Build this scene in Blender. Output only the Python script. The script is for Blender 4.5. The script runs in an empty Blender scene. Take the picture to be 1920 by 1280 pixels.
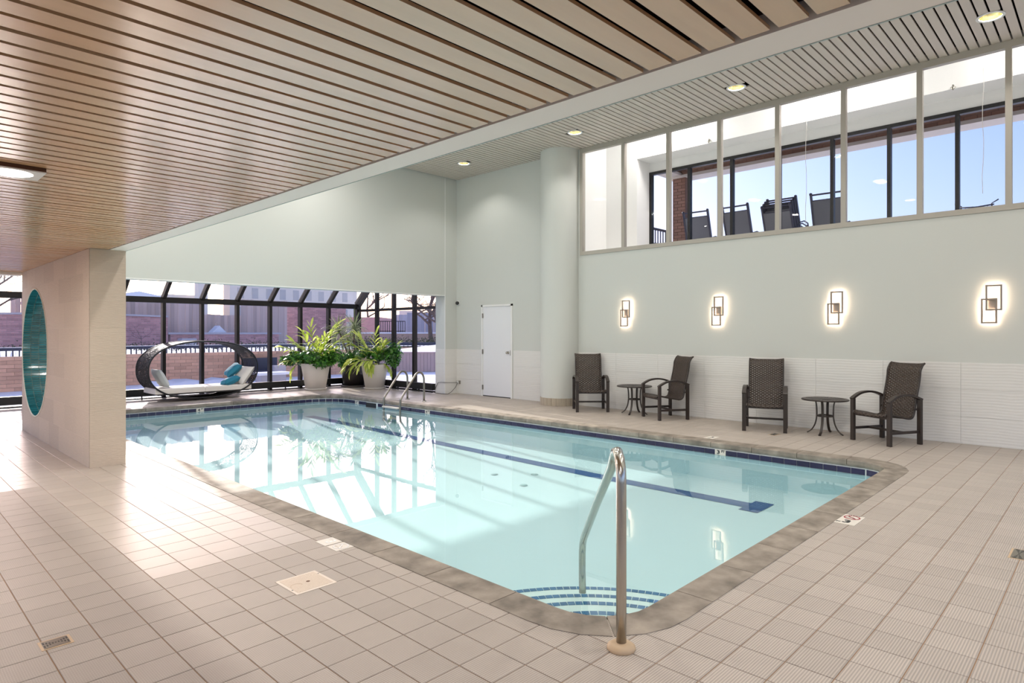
import bpy, bmesh, math, random
from mathutils import Vector, Matrix, Quaternion
random.seed(7)
S = bpy.context.scene
COL = S.collection
R = math.radians
PI = math.pi

# ------------------------------------------------------------------ camera
cam_d = bpy.data.cameras.new('camera'); cam = bpy.data.objects.new('camera', cam_d); COL.objects.link(cam)
YAW = R(43.838)                                     # forward axis measured from +X towards +Y
cam.location = (0, 0, 1.5)
cam.rotation_euler = (PI/2, 0, YAW - PI/2)
cam_d.sensor_width = 36.0; cam_d.lens = 36.0*1182/1920
cam_d.shift_x = 0.0; cam_d.shift_y = -16.0/1920
cam_d.clip_end = 500
S.camera = cam
# ------------------------------------------------------------------ view
S.view_settings.view_transform = 'Standard'
S.view_settings.look = 'None'
S.view_settings.gamma = 1.0
S.view_settings.use_curve_mapping = False
S.view_settings.exposure = 0.30
# ------------------------------------------------------------------ sky and sun
SUN_EL, SUN_DIR = 20.5, -101.0                      # elevation, heading of the light in plan
W = bpy.data.worlds.new('sky'); S.world = W; W.use_nodes = True
wn = W.node_tree.nodes; wl = W.node_tree.links
for n in list(wn): wn.remove(n)
wo = wn.new('ShaderNodeOutputWorld'); wb = wn.new('ShaderNodeBackground')
sky = wn.new('ShaderNodeTexSky'); sky.sky_type = 'NISHITA'; sky.sun_disc = False
sky.sun_elevation = R(SUN_EL); sky.sun_rotation = R(90-(SUN_DIR+180)) ; sky.air_density = 1.0; sky.dust_density = 3.0; sky.ozone_density = 3.5
st_ = wn.new('ShaderNodeVectorMath'); st_.operation = 'MULTIPLY'; st_.inputs[1].default_value = (1.05, 0.94, 1.06)
wl.new(sky.outputs[0], st_.inputs[0]); wl.new(st_.outputs[0], wb.inputs[0]); wb.inputs[1].default_value = 0.27
wl.new(wb.outputs[0], wo.inputs[0])
sd = bpy.data.lights.new('sun', 'SUN'); sd.energy = 5.0; sd.angle = R(0.8); sd.color = (1.0, 0.95, 0.87)
so = bpy.data.objects.new('sun', sd); COL.objects.link(so)
_v = Vector((math.cos(R(SUN_DIR))*math.cos(R(SUN_EL)), math.sin(R(SUN_DIR))*math.cos(R(SUN_EL)), -math.sin(R(SUN_EL))))
so.rotation_euler = _v.to_track_quat('-Z', 'Y').to_euler(); so.location = (8, 30, 14)
HIGH_W, LOW_W, UP_W = 34.0, 18.0, 36.0   # powers of the ceiling lamps and the added fill lights below

# ------------------------------------------------------------------ materials
def lin(c): return c/12.92 if c <= 0.04045 else ((c+0.055)/1.055)**2.4
def rgb(r, g, b): return (lin(r/255), lin(g/255), lin(b/255), 1.0)
MATS = {}
def mat(name, col, rough=0.5, metal=0.0, var=0.0, noise=0.0, nscale=8.0, bump=0.0, bscale=20.0, spec=0.5, stretch=(1, 1, 1), emit=None, estr=0.0, transl=0.0, island=False, col2=None):
    if name in MATS: return MATS[name]
    m = bpy.data.materials.new(name); m.use_nodes = True; nt = m.node_tree; N = nt.nodes; L = nt.links
    b = N['Principled BSDF']; b.inputs['Base Color'].default_value = col
    b.inputs['Roughness'].default_value = rough; b.inputs['Metallic'].default_value = metal
    b.inputs['Specular IOR Level'].default_value = spec
    if emit: b.inputs['Emission Color'].default_value = emit; b.inputs['Emission Strength'].default_value = estr
    tc = N.new('ShaderNodeTexCoord'); mp = N.new('ShaderNodeMapping'); mp.inputs['Scale'].default_value = stretch
    L.new(tc.outputs['Object'], mp.inputs['Vector']); vec = mp.outputs[0]
    src = None
    if var or noise:
        oi = N.new('ShaderNodeObjectInfo'); rnd = oi.outputs['Random']
        if island:
            g = N.new('ShaderNodeNewGeometry'); rnd = g.outputs['Random Per Island']
        add = N.new('ShaderNodeVectorMath'); add.operation = 'ADD'
        sc = N.new('ShaderNodeMath'); sc.operation = 'MULTIPLY'; sc.inputs[1].default_value = 37.0; L.new(rnd, sc.inputs[0])
        L.new(vec, add.inputs[0]); L.new(sc.outputs[0], add.inputs[1])
        nz = N.new('ShaderNodeTexNoise'); nz.inputs['Scale'].default_value = nscale; nz.inputs['Detail'].default_value = 5
        L.new(add.outputs[0], nz.inputs['Vector'])
        # value = 1 + var*(rnd-.5)*2 + noise*(n-.5)*2
        a = N.new('ShaderNodeMath'); a.operation = 'MULTIPLY_ADD'; a.inputs[1].default_value = 2*var; a.inputs[2].default_value = 1-var-noise; L.new(rnd, a.inputs[0])
        c = N.new('ShaderNodeMath'); c.operation = 'MULTIPLY_ADD'; c.inputs[1].default_value = 2*noise; L.new(nz.outputs['Fac'], c.inputs[0]); L.new(a.outputs[0], c.inputs[2])
        mx = N.new('ShaderNodeVectorMath'); mx.operation = 'SCALE'
        if col2:
            mm = N.new('ShaderNodeMix'); mm.data_type = 'RGBA'; mm.inputs[6].default_value = col; mm.inputs[7].default_value = col2
            L.new(rnd, mm.inputs[0]); L.new(mm.outputs[2], mx.inputs[0])
        else: mx.inputs[0].default_value = col[:3]
        L.new(c.outputs[0], mx.inputs['Scale']); L.new(mx.outputs[0], b.inputs['Base Color'])
    if bump:
        bz = N.new('ShaderNodeTexNoise'); bz.inputs['Scale'].default_value = bscale; bz.inputs['Detail'].default_value = 4
        L.new(vec, bz.inputs['Vector'])
        bp = N.new('ShaderNodeBump'); bp.inputs['Strength'].default_value = bump; bp.inputs['Distance'].default_value = 0.01
        L.new(bz.outputs['Fac'], bp.inputs['Height']); L.new(bp.outputs[0], b.inputs['Normal'])
    if transl:
        out = N['Material Output']; tr = N.new('ShaderNodeBsdfTranslucent'); ms = N.new('ShaderNodeMixShader'); ms.inputs[0].default_value = transl
        if src or var or noise: L.new(mx.outputs[0], tr.inputs[0])
        else: tr.inputs[0].default_value = col
        L.new(b.outputs[0], ms.inputs[1]); L.new(tr.outputs[0], ms.inputs[2]); L.new(ms.outputs[0], out.inputs[0])
    MATS[name] = m; return m

def glass_mat(name, tint, ior, haze=0.0, rough=0.0, ripple=0.0):
    m = bpy.data.materials.new(name); m.use_nodes = True; nt = m.node_tree; N = nt.nodes; L = nt.links
    for n in list(N): N.remove(n)
    out = N.new('ShaderNodeOutputMaterial'); t = N.new('ShaderNodeBsdfTransparent'); t.inputs[0].default_value = tint
    g = N.new('ShaderNodeBsdfGlossy'); g.inputs['Roughness'].default_value = rough
    F0 = ((ior-1)/(ior+1))**2                        # Schlick, the same from both sides of the sheet
    geo = N.new('ShaderNodeNewGeometry'); dt = N.new('ShaderNodeVectorMath'); dt.operation = 'DOT_PRODUCT'; L.new(geo.outputs['Incoming'], dt.inputs[0]); L.new(geo.outputs['Normal'], dt.inputs[1])
    ab = N.new('ShaderNodeMath'); ab.operation = 'ABSOLUTE'; L.new(dt.outputs['Value'], ab.inputs[0])
    om = N.new('ShaderNodeMath'); om.operation = 'SUBTRACT'; om.inputs[0].default_value = 1.0; om.use_clamp = True; L.new(ab.outputs[0], om.inputs[1])
    pw = N.new('ShaderNodeMath'); pw.operation = 'POWER'; pw.inputs[1].default_value = 5.0; L.new(om.outputs[0], pw.inputs[0])
    f = N.new('ShaderNodeMath'); f.operation = 'MULTIPLY_ADD'; f.inputs[1].default_value = 1-F0; f.inputs[2].default_value = F0; L.new(pw.outputs[0], f.inputs[0])
    mx = N.new('ShaderNodeMixShader'); L.new(f.outputs[0], mx.inputs[0]); L.new(t.outputs[0], mx.inputs[1]); L.new(g.outputs[0], mx.inputs[2])
    last = mx
    if haze:
        d = N.new('ShaderNodeBsdfTranslucent'); d.inputs[0].default_value = (0.9, 0.88, 0.84, 1)
        tc = N.new('ShaderNodeTexCoord'); mp = N.new('ShaderNodeMapping'); mp.inputs['Scale'].default_value = (1, 1, 0.25)
        nz = N.new('ShaderNodeTexNoise'); nz.inputs['Scale'].default_value = 5; nz.inputs['Detail'].default_value = 6
        L.new(tc.outputs['Object'], mp.inputs[0]); L.new(mp.outputs[0], nz.inputs['Vector'])
        mu = N.new('ShaderNodeMath'); mu.operation = 'MULTIPLY'; mu.inputs[1].default_value = 2*haze; L.new(nz.outputs['Fac'], mu.inputs[0])
        m2 = N.new('ShaderNodeMixShader'); L.new(mu.outputs[0], m2.inputs[0]); L.new(mx.outputs[0], m2.inputs[1]); L.new(d.outputs[0], m2.inputs[2]); last = m2
    if ripple:
        tc = N.new('ShaderNodeTexCoord'); mp = N.new('ShaderNodeMapping'); mp.inputs['Scale'].default_value = (1, 1, 1)
        nz = N.new('ShaderNodeTexNoise'); nz.inputs['Scale'].default_value = 3.5; nz.inputs['Detail'].default_value = 3
        L.new(tc.outputs['Object'], mp.inputs[0]); L.new(mp.outputs[0], nz.inputs['Vector'])
        bp = N.new('ShaderNodeBump'); bp.inputs['Strength'].default_value = ripple; bp.inputs['Distance'].default_value = 0.02
        L.new(nz.outputs['Fac'], bp.inputs['Height']); L.new(bp.outputs[0], g.inputs['Normal'])
    L.new(last.outputs[0], out.inputs[0]); MATS[name] = m; return m

M_wall = mat('painted wall', rgb(208, 210, 205), 0.85, bump=0.05, bscale=120)
M_wall_low = mat('wavy white wall tile', rgb(226, 224, 220), 0.32)
M_white = mat('white paint', rgb(236, 236, 234), 0.6)
M_door = mat('white door paint', rgb(232, 233, 236), 0.4)
M_slat = mat('ceiling slat wood', rgb(228, 182, 136), 0.22, var=0.10, noise=0.14, nscale=1.6, stretch=(1, 9, 9), spec=0.85, col2=rgb(212, 180, 146))
M_slat2 = mat('greyed slat wood', rgb(214, 202, 190), 0.6, var=0.06, noise=0.06, nscale=2, stretch=(1, 9, 9), col2=rgb(202, 192, 180))
M_gapshade = mat('painted gap shade', rgb(20, 9, 5), 0.95, spec=0.1)  # near-black backing that paints in the shade of the slat gaps
M_beamtrim = mat('pale blue trim', rgb(176, 196, 196), 0.6)
M_grout = mat('sandy grout', rgb(164, 132, 102), 0.9, noise=0.25, nscale=1.5)
M_cop = mat("concrete coping", rgb(144, 134, 122), 0.65, noise=0.95, nscale=6.0, var=0.02, spec=0.25, bump=0.2, bscale=60, stretch=(1, 1, 1))
M_navy = mat('navy glazed tile', rgb(44, 38, 70), 0.12, var=0.18)
M_step = mat('blue step tile', rgb(42, 104, 150), 0.25, var=0.15)
M_lane = mat('lane line tile', rgb(20, 78, 140), 0.35, noise=0.05)
M_wgrout = mat('white grout', rgb(225, 228, 226), 0.7)
M_plaster = mat('pool plaster', rgb(192, 221, 226), 0.8, noise=0.03, nscale=0.8)
M_steptop = mat('pool step plaster', rgb(208, 230, 228), 0.8, noise=0.03, nscale=1.5)
M_steel = mat('brushed steel', rgb(190, 186, 178), 0.22, metal=1.0, bump=0.02, bscale=200)
M_steel_d = mat('satin steel', rgb(150, 146, 138), 0.3, metal=1.0)
M_beige = mat('beige escutcheon', rgb(198, 170, 136), 0.45)
M_cream = mat('cream plastic', rgb(228, 214, 198), 0.45, noise=0.06, nscale=6)
M_bronze = mat('bronze frame', rgb(26, 22, 22), 0.5, spec=0.25, noise=0.1, nscale=3)
M_black = mat('black frame', rgb(12, 12, 14), 0.45)
M_alu = mat('taupe window frame', rgb(176, 170, 160), 0.5)
M_pier = mat('textured stone tile', rgb(208, 192, 175), 0.7, var=0.05, noise=0.08, nscale=14, bump=0.5, bscale=14, stretch=(1, 1, 9))
M_teal = mat('teal glass tile', rgb(38, 108, 116), 0.12, var=0.28, noise=0.1, nscale=4, spec=0.6)
M_teal_i = mat('teal glass tile joined', rgb(38, 108, 116), 0.12, var=0.28, spec=0.6, island=True)
M_ltgrout = mat('light grout', rgb(226, 222, 206), 0.8)
M_chair = mat('dark brown metal', rgb(52, 43, 38), 0.38)
M_lampgrey = mat('warm grey metal', rgb(150, 140, 132), 0.4, metal=0.4)
M_led = mat('warm led strip', (1, 0.8, 0.6, 1), 0.5, emit=(1.0, 0.76, 0.56, 1), estr=22.0)
M_lens = mat('lit lens', (1, 1, 1, 1), 0.5, emit=(1.0, 0.93, 0.85, 1), estr=5.0)
M_gold = mat('gold reflector', rgb(206, 194, 140), 0.25, metal=1.0, bump=0.1, bscale=10)
M_pot = mat('white planter', rgb(232, 226, 220), 0.5, transl=0.25)
M_potd = mat('black planter', rgb(38, 32, 30), 0.4)
M_soil = mat('potting soil', rgb(50, 38, 28), 0.95)
M_leafy = mat('variegated ginger leaf', rgb(170, 196, 70), 0.4, var=0.2, noise=0.3, nscale=6, stretch=(0.6, 9, 1), transl=0.45, col2=rgb(226, 230, 130))
M_leafd = mat('dracaena leaf', rgb(98, 116, 74), 0.45, var=0.25, noise=0.3, nscale=6, stretch=(0.3, 14, 1), transl=0.25, col2=rgb(176, 184, 140))
M_leafs = mat('schefflera leaf', rgb(44, 96, 36), 0.35, var=0.45, transl=0.35, island=True, col2=rgb(86, 140, 48))
M_stem = mat('plant stem', rgb(110, 120, 60), 0.6)
M_rattan = mat('black brown rattan', rgb(34, 28, 25), 0.5, noise=0.3, nscale=40)
M_cush = mat('cream outdoor fabric', rgb(222, 216, 208), 0.9, bump=0.2, bscale=90)
M_cushg = mat('pale grey fabric', rgb(196, 200, 198), 0.9, bump=0.2, bscale=90)
M_tealf = mat('teal fabric', rgb(42, 122, 146), 0.85, noise=0.2, nscale=14, stretch=(8, 1, 1))
M_snow = mat('snow', rgb(248, 248, 252), 0.8, noise=0.06, nscale=0.6, bump=0.5, bscale=2.5)
M_brick = mat('tan brick', rgb(226, 180, 152), 0.85, var=0.16, noise=0.12, nscale=6)
M_brick_i = mat('tan brick joined', rgb(226, 180, 152), 0.85, var=0.16, island=True)
M_rbrick = mat('red brick joined', rgb(198, 152, 148), 0.9, var=0.2, island=True)
M_mortar = mat('mortar', rgb(196, 164, 146), 0.95)
M_rmortar = mat('grey mortar', rgb(212, 190, 188), 0.95)
M_stone = mat('grey cap stone', rgb(196, 188, 190), 0.8)
M_fence = mat('weathered fence wood', rgb(206, 184, 174), 0.9, var=0.18, noise=0.15, nscale=2, stretch=(8, 8, 0.5))
M_pfence = mat('pinkish planter board', rgb(206, 178, 170), 0.8, noise=0.06, nscale=2)
M_rail = mat('blue black rail paint', rgb(62, 66, 86), 0.5)
M_hedge = mat('winter juniper', rgb(70, 76, 54), 0.9, var=0.4, island=True)
M_bark = mat('bare bark', rgb(112, 96, 92), 0.9, noise=0.2, nscale=4)
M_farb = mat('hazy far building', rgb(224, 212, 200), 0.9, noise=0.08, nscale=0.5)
M_farw = mat('far window', rgb(176, 172, 172), 0.6)
M_roofsnow = mat('snowy roof', rgb(226, 228, 236), 0.8)
M_bbrick = mat('brown balcony brick', rgb(140, 108, 92), 0.85, var=0.12, island=True)
M_bmort = mat('brown mortar', rgb(112, 88, 76), 0.9)
M_sling = mat('grey sling mesh', rgb(112, 118, 128), 0.7, noise=0.1, nscale=80)
M_conc = mat('pale concrete', rgb(204, 200, 192), 0.85)
M_cord = mat('dark cord', rgb(60, 56, 50), 0.5)
M_ink = mat('black ink', rgb(40, 42, 44), 0.5)
M_red = mat('red ink', rgb(170, 60, 70), 0.5)
M_markt = mat('white marker tile', rgb(226, 218, 206), 0.4)
G_pane = glass_mat('window glass', (0.975, 0.97, 0.98, 1), 1.18)
G_int = glass_mat('interior glass', (0.985, 0.985, 0.99, 1), 1.1)
G_roof = glass_mat('dusty roof glass', (0.93, 0.94, 0.94, 1), 1.3, haze=0.03)
G_water = glass_mat('pool water', (0.93, 0.985, 0.985, 1), 1.52, rough=0.0, ripple=0.012)

M_slat.node_tree.nodes['Principled BSDF'].inputs['Coat Weight'].default_value = 0.3; M_slat.node_tree.nodes['Principled BSDF'].inputs['Coat Roughness'].default_value = 0.14
# ribbed floor tile: fine ridges parallel to X, colour darker in the grooves
def ribbed(name, col, island=False, dots=False, plain=False):
    m = mat(name, col, 0.30 if plain else 0.45, var=0.05, noise=0.08, nscale=3, spec=0.16 if plain else 0.15, island=island)
    if plain: return m
    nt = m.node_tree; N = nt.nodes; L = nt.links; b = N['Principled BSDF']
    tc = N.new('ShaderNodeTexCoord')
    def wave(axis, sc):
        wv = N.new('ShaderNodeTexWave'); wv.bands_direction = axis; wv.inputs['Scale'].default_value = sc; wv.wave_profile = 'SIN'
        L.new(tc.outputs['Object'], wv.inputs['Vector']); return wv.outputs['Fac']
    h = wave('Y', 25.6)
    if dots:
        mm = N.new('ShaderNodeMath'); mm.operation = 'MULTIPLY'; L.new(h, mm.inputs[0]); a = N.new('ShaderNodeMath'); a.operation = 'MULTIPLY_ADD'; a.inputs[1].default_value = 0.5; a.inputs[2].default_value = 0.5
        L.new(wave('X', 34.0), a.inputs[0]); L.new(a.outputs[0], mm.inputs[1]); h = mm.outputs[0]
    bp = N.new('ShaderNodeBump'); bp.inputs['Strength'].default_value = 0.6; bp.inputs['Distance'].default_value = 0.0018
    L.new(h, bp.inputs['Height']); L.new(bp.outputs[0], b.inputs['Normal'])
    src = b.inputs['Base Color'].links[0].from_socket
    k = N.new('ShaderNodeMath'); k.operation = 'MULTIPLY_ADD'; k.inputs[1].default_value = 0.36; k.inputs[2].default_value = 0.76; L.new(h, k.inputs[0])
    v = N.new('ShaderNodeVectorMath'); v.operation = 'SCALE'; L.new(src, v.inputs[0]); L.new(k.outputs[0], v.inputs['Scale']); L.new(v.outputs[0], b.inputs['Base Color'])
    return m
FC = rgb(186, 175, 164)
M_ftile = ribbed('ribbed floor tile', FC); M_ftile_i = ribbed('ribbed floor tile joined', FC, True)
M_ftile_d = ribbed('studded floor tile', FC, dots=True); M_ftile_di = ribbed('studded floor tile joined', FC, True, dots=True)
M_ftile_p = ribbed('smooth floor tile', FC, plain=True); M_ftile_pi = ribbed('smooth floor tile joined', FC, True, plain=True)
def tile_kind(x, y):
    if y > 12.0: return 2
    if x < 2.4: return 2 if (y > 4.2 and x > 1.25) or y > 7.5 else 1
    return 0
# wavy relief of the wainscot tiles
def add_wave(m):
    nt = m.node_tree; N = nt.nodes; L = nt.links; b = N['Principled BSDF']
    tc = N.new('ShaderNodeTexCoord'); wv = N.new('ShaderNodeTexWave'); wv.bands_direction = 'Z'; wv.inputs['Scale'].default_value = 8.0
    wv.inputs['Distortion'].default_value = 3.0; wv.inputs['Detail'].default_value = 1.0; wv.inputs['Detail Scale'].default_value = 0.35
    L.new(tc.outputs['Object'], wv.inputs['Vector'])
    bp = N.new('ShaderNodeBump'); bp.inputs['Strength'].default_value = 0.22; bp.inputs['Distance'].default_value = 0.006
    L.new(wv.outputs['Fac'], bp.inputs['Height']); L.new(bp.outputs[0], b.inputs['Normal'])
add_wave(M_wall_low)
# woven sling with see-through holes
def woven(name, col, scale_u, scale_v):
    m = mat(name, col, 0.55, noise=0.2, nscale=60); nt = m.node_tree; N = nt.nodes; L = nt.links
    uv = N.new('ShaderNodeTexCoord'); sp = N.new('ShaderNodeSeparateXYZ'); L.new(uv.outputs['UV'], sp.inputs[0])
    def sn(sock, k):
        a = N.new('ShaderNodeMath'); a.operation = 'MULTIPLY'; a.inputs[1].default_value = k; L.new(sock, a.inputs[0])
        s = N.new('ShaderNodeMath'); s.operation = 'SINE'; L.new(a.outputs[0], s.inputs[0]); return s.outputs[0]
    p = N.new('ShaderNodeMath'); p.operation = 'MULTIPLY'; L.new(sn(sp.outputs[0], scale_u), p.inputs[0]); L.new(sn(sp.outputs[1], scale_v), p.inputs[1])
    gt = N.new('ShaderNodeMath'); gt.operation = 'GREATER_THAN'; gt.inputs[1].default_value = 0.7; L.new(p.outputs[0], gt.inputs[0])
    tr = N.new('ShaderNodeBsdfTransparent'); ms = N.new('ShaderNodeMixShader')
    L.new(gt.outputs[0], ms.inputs[0]); L.new(N['Principled BSDF'].outputs[0], ms.inputs[1]); L.new(tr.outputs[0], ms.inputs[2]); L.new(ms.outputs[0], N['Material Output'].inputs[0])
    bp = N.new('ShaderNodeBump'); bp.inputs['Strength'].default_value = 0.8; bp.inputs['Distance'].default_value = 0.004
    L.new(p.outputs[0], bp.inputs['Height']); L.new(bp.outputs[0], N['Principled BSDF'].inputs['Normal'])
    return m
M_woven = woven('woven brown wicker', rgb(66, 54, 46), PI*16, PI*70)

# ------------------------------------------------------------------ mesh helpers
class MB:
    def __init__(s): s.v = []; s.f = []; s.sm = []
    def quad(s, pts, smooth=False):
        k = len(s.v); s.v += [tuple(p) for p in pts]; s.f.append(tuple(range(k, k+len(pts)))); s.sm.append(smooth); return s
    def box(s, x0, x1, y0, y1, z0, z1, M=None):
        k = len(s.v); P = [(x0,y0,z0),(x1,y0,z0),(x1,y1,z0),(x0,y1,z0),(x0,y0,z1),(x1,y0,z1),(x1,y1,z1),(x0,y1,z1)]
        if M is not None: P = [tuple(M @ Vector(p)) for p in P]
        s.v += P
        for q in ((0,3,2,1),(4,5,6,7),(0,1,5,4),(1,2,6,5),(2,3,7,6),(3,0,4,7)): s.f.append(tuple(k+i for i in q)); s.sm.append(False)
        return s
    def cbox(s, x0, x1, y0, y1, z0, z1, c):          # chamfered top edges
        k = len(s.v)
        s.v += [(x0,y0,z0),(x1,y0,z0),(x1,y1,z0),(x0,y1,z0),(x0,y0,z1-c),(x1,y0,z1-c),(x1,y1,z1-c),(x0,y1,z1-c),(x0+c,y0+c,z1),(x1-c,y0+c,z1),(x1-c,y1-c,z1),(x0+c,y1-c,z1)]
        for q in ((0,3,2,1),(8,9,10,11),(0,1,5,4),(1,2,6,5),(2,3,7,6),(3,0,4,7),(4,5,9,8),(5,6,10,9),(6,7,11,10),(7,4,8,11)): s.f.append(tuple(k+i for i in q)); s.sm.append(False)
        return s
    def bar(s, a, b, w, h, up=(0,0,1)):              # rectangular bar from a to b
        a = Vector(a); b = Vector(b); d = (b-a).normalized(); u = Vector(up)
        if abs(d.dot(u)) > 0.99: u = Vector((1,0,0))
        r = d.cross(u).normalized(); u = r.cross(d); k = len(s.v)
        for p in (a, b):
            for i, j in ((-1,-1),(1,-1),(1,1),(-1,1)): s.v.append(tuple(p + r*(i*w/2) + u*(j*h/2)))
        for q in ((0,1,2,3),(7,6,5,4),(0,4,5,1),(1,5,6,2),(2,6,7,3),(3,7,4,0)): s.f.append(tuple(k+i for i in q)); s.sm.append(False)
        return s
    def sweep(s, pts, prof, closed=False, up=(0,0,1), smooth=True, cap=True, fixed=None):
        pts = [Vector(p) for p in pts]; n = len(pts); k0 = len(s.v); m = len(prof); prev = None
        for i, p in enumerate(pts):
            if closed: d = pts[(i+1) % n]-pts[i-1]
            else: d = pts[min(i+1, n-1)]-pts[max(i-1, 0)]
            d.normalize()
            if fixed is not None: r = Vector(fixed).normalized(); u = r.cross(d).normalized()
            else:
                if prev is None:
                    u = Vector(up)
                    if abs(d.dot(u)) > 0.95: u = Vector((1, 0, 0))
                    u = (u - d*u.dot(d)).normalized()
                else: u = (prev - d*prev.dot(d)).normalized()
                prev = u; r = d.cross(u)
            for (a, b) in prof: s.v.append(tuple(p + r*a + u*b))
        rng = range(n) if closed else range(n-1)
        for i in rng:
            a0 = k0+i*m; b0 = k0+((i+1) % n)*m
            for j in range(m): s.f.append((a0+j, a0+(j+1) % m, b0+(j+1) % m, b0+j)); s.sm.append(smooth)
        if cap and not closed:
            s.f.append(tuple(k0+j for j in reversed(range(m)))); s.sm.append(False)
            s.f.append(tuple(k0+(n-1)*m+j for j in range(m))); s.sm.append(False)
        return s
    def tube(s, pts, r, sides=8, closed=False, cap=True, r2=None):
        if r2 is None:
            return s.sweep(pts, [(r*math.cos(2*PI*i/sides), r*math.sin(2*PI*i/sides)) for i in range(sides)], closed, cap=cap)
        pts = [Vector(p) for p in pts]; n = len(pts); k0 = len(s.v); prev = None
        for i, p in enumerate(pts):
            d = (pts[min(i+1, n-1)]-pts[max(i-1, 0)]).normalized(); rr = r+(r2-r)*i/(n-1)
            u = prev or Vector((0.3, 0.9, 0.1)); u = (u-d*u.dot(d)).normalized(); prev = u; q = d.cross(u)
            for j in range(sides): a = 2*PI*j/sides; s.v.append(tuple(p+q*(rr*math.cos(a))+u*(rr*math.sin(a))))
        for i in range(n-1):
            for j in range(sides): s.f.append((k0+i*sides+j, k0+i*sides+(j+1) % sides, k0+(i+1)*sides+(j+1) % sides, k0+(i+1)*sides+j)); s.sm.append(True)
        return s
    def lathe(s, prof, c=(0, 0), seg=32, smooth=True):
        k = len(s.v); m = len(prof)
        for i in range(seg):
            a = 2*PI*i/seg
            for (r, z) in prof: s.v.append((c[0]+r*math.cos(a), c[1]+r*math.sin(a), z))
        for i in range(seg):
            for j in range(m-1):
                a = k+i*m+j; b = k+((i+1) % seg)*m+j
                s.f.append((a, b, b+1, a+1)); s.sm.append(smooth)
        return s
    def xf(s, M): s.v = [tuple(M @ Vector(p)) for p in s.v]; return s
    def mesh(s, name, m):
        me = bpy.data.meshes.new(name); me.from_pydata(s.v, [], s.f)
        me.polygons.foreach_set('use_smooth', s.sm); me.materials.append(m); me.update(); return me
    def build(s, name, m, parent=None): return link(name, s.mesh(name, m), parent)
def link(name, me, parent=None, loc=None, rot=None, scale=None):
    o = bpy.data.objects.new(name, me); COL.objects.link(o)
    if parent is not None: o.parent = parent
    if loc is not None: o.location = loc
    if rot is not None: o.rotation_euler = rot
    if scale is not None: o.scale = scale
    return o
def tag(o, label=None, cat=None, group=None, kind=None):
    if label: o['label'] = label
    if cat: o['category'] = cat
    if group: o['group'] = group
    if kind: o['kind'] = kind
    return o
def empty(name, loc=(0, 0, 0), rz=0.0):
    o = bpy.data.objects.new(name, None); COL.objects.link(o); o.location = loc; o.rotation_euler = (0, 0, rz); o.empty_display_size = 0.1; return o
def kids(o): return list(o.children)
def copy_tree(o, parent=None):
    c = o.copy(); COL.objects.link(c)
    if parent is not None: c.parent = parent
    for ch in kids(o): copy_tree(ch, c)
    return c
def struct(name, mb, m, label=None, parent=None):
    o = mb.build(name, m, parent)
    if parent is None: o['kind'] = 'structure'
    if label: o['label'] = label; 
    return o
def text_mesh(txt, size, m, name='lettering'):
    cu = bpy.data.curves.new(name, 'FONT'); cu.body = txt; cu.size = size; cu.align_x = 'CENTER'; cu.align_y = 'CENTER'; cu.extrude = 0.0006; cu.offset = size*0.035 if len(txt) < 3 else 0.0; cu.resolution_u = 2
    o = bpy.data.objects.new(name, cu); COL.objects.link(o); dg = bpy.context.evaluated_depsgraph_get(); dg.update()
    me = bpy.data.meshes.new_from_object(o.evaluated_get(dg)); bpy.data.objects.remove(o); bpy.data.curves.remove(cu)
    me.name = name; me.materials.clear(); me.materials.append(m); return me
def add_light(name, kind, loc, energy, color=(1, 0.955, 0.91), size=0.1, rot=(0, 0, 0), parent=None, spread=None, spot=None):
    d = bpy.data.lights.new(name, kind); d.energy = energy; d.color = color
    if kind == 'AREA':
        d.shape = 'DISK'; d.size = size
        if spread: d.spread = R(spread)
    else: d.shadow_soft_size = size
    if kind == 'SPOT': d.spot_size = R(spot or 150); d.spot_blend = 0.8
    o = bpy.data.objects.new(name, d); COL.objects.link(o); o.location = loc; o.rotation_euler = rot
    if parent is not None: o.parent = parent
    return o

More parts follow.
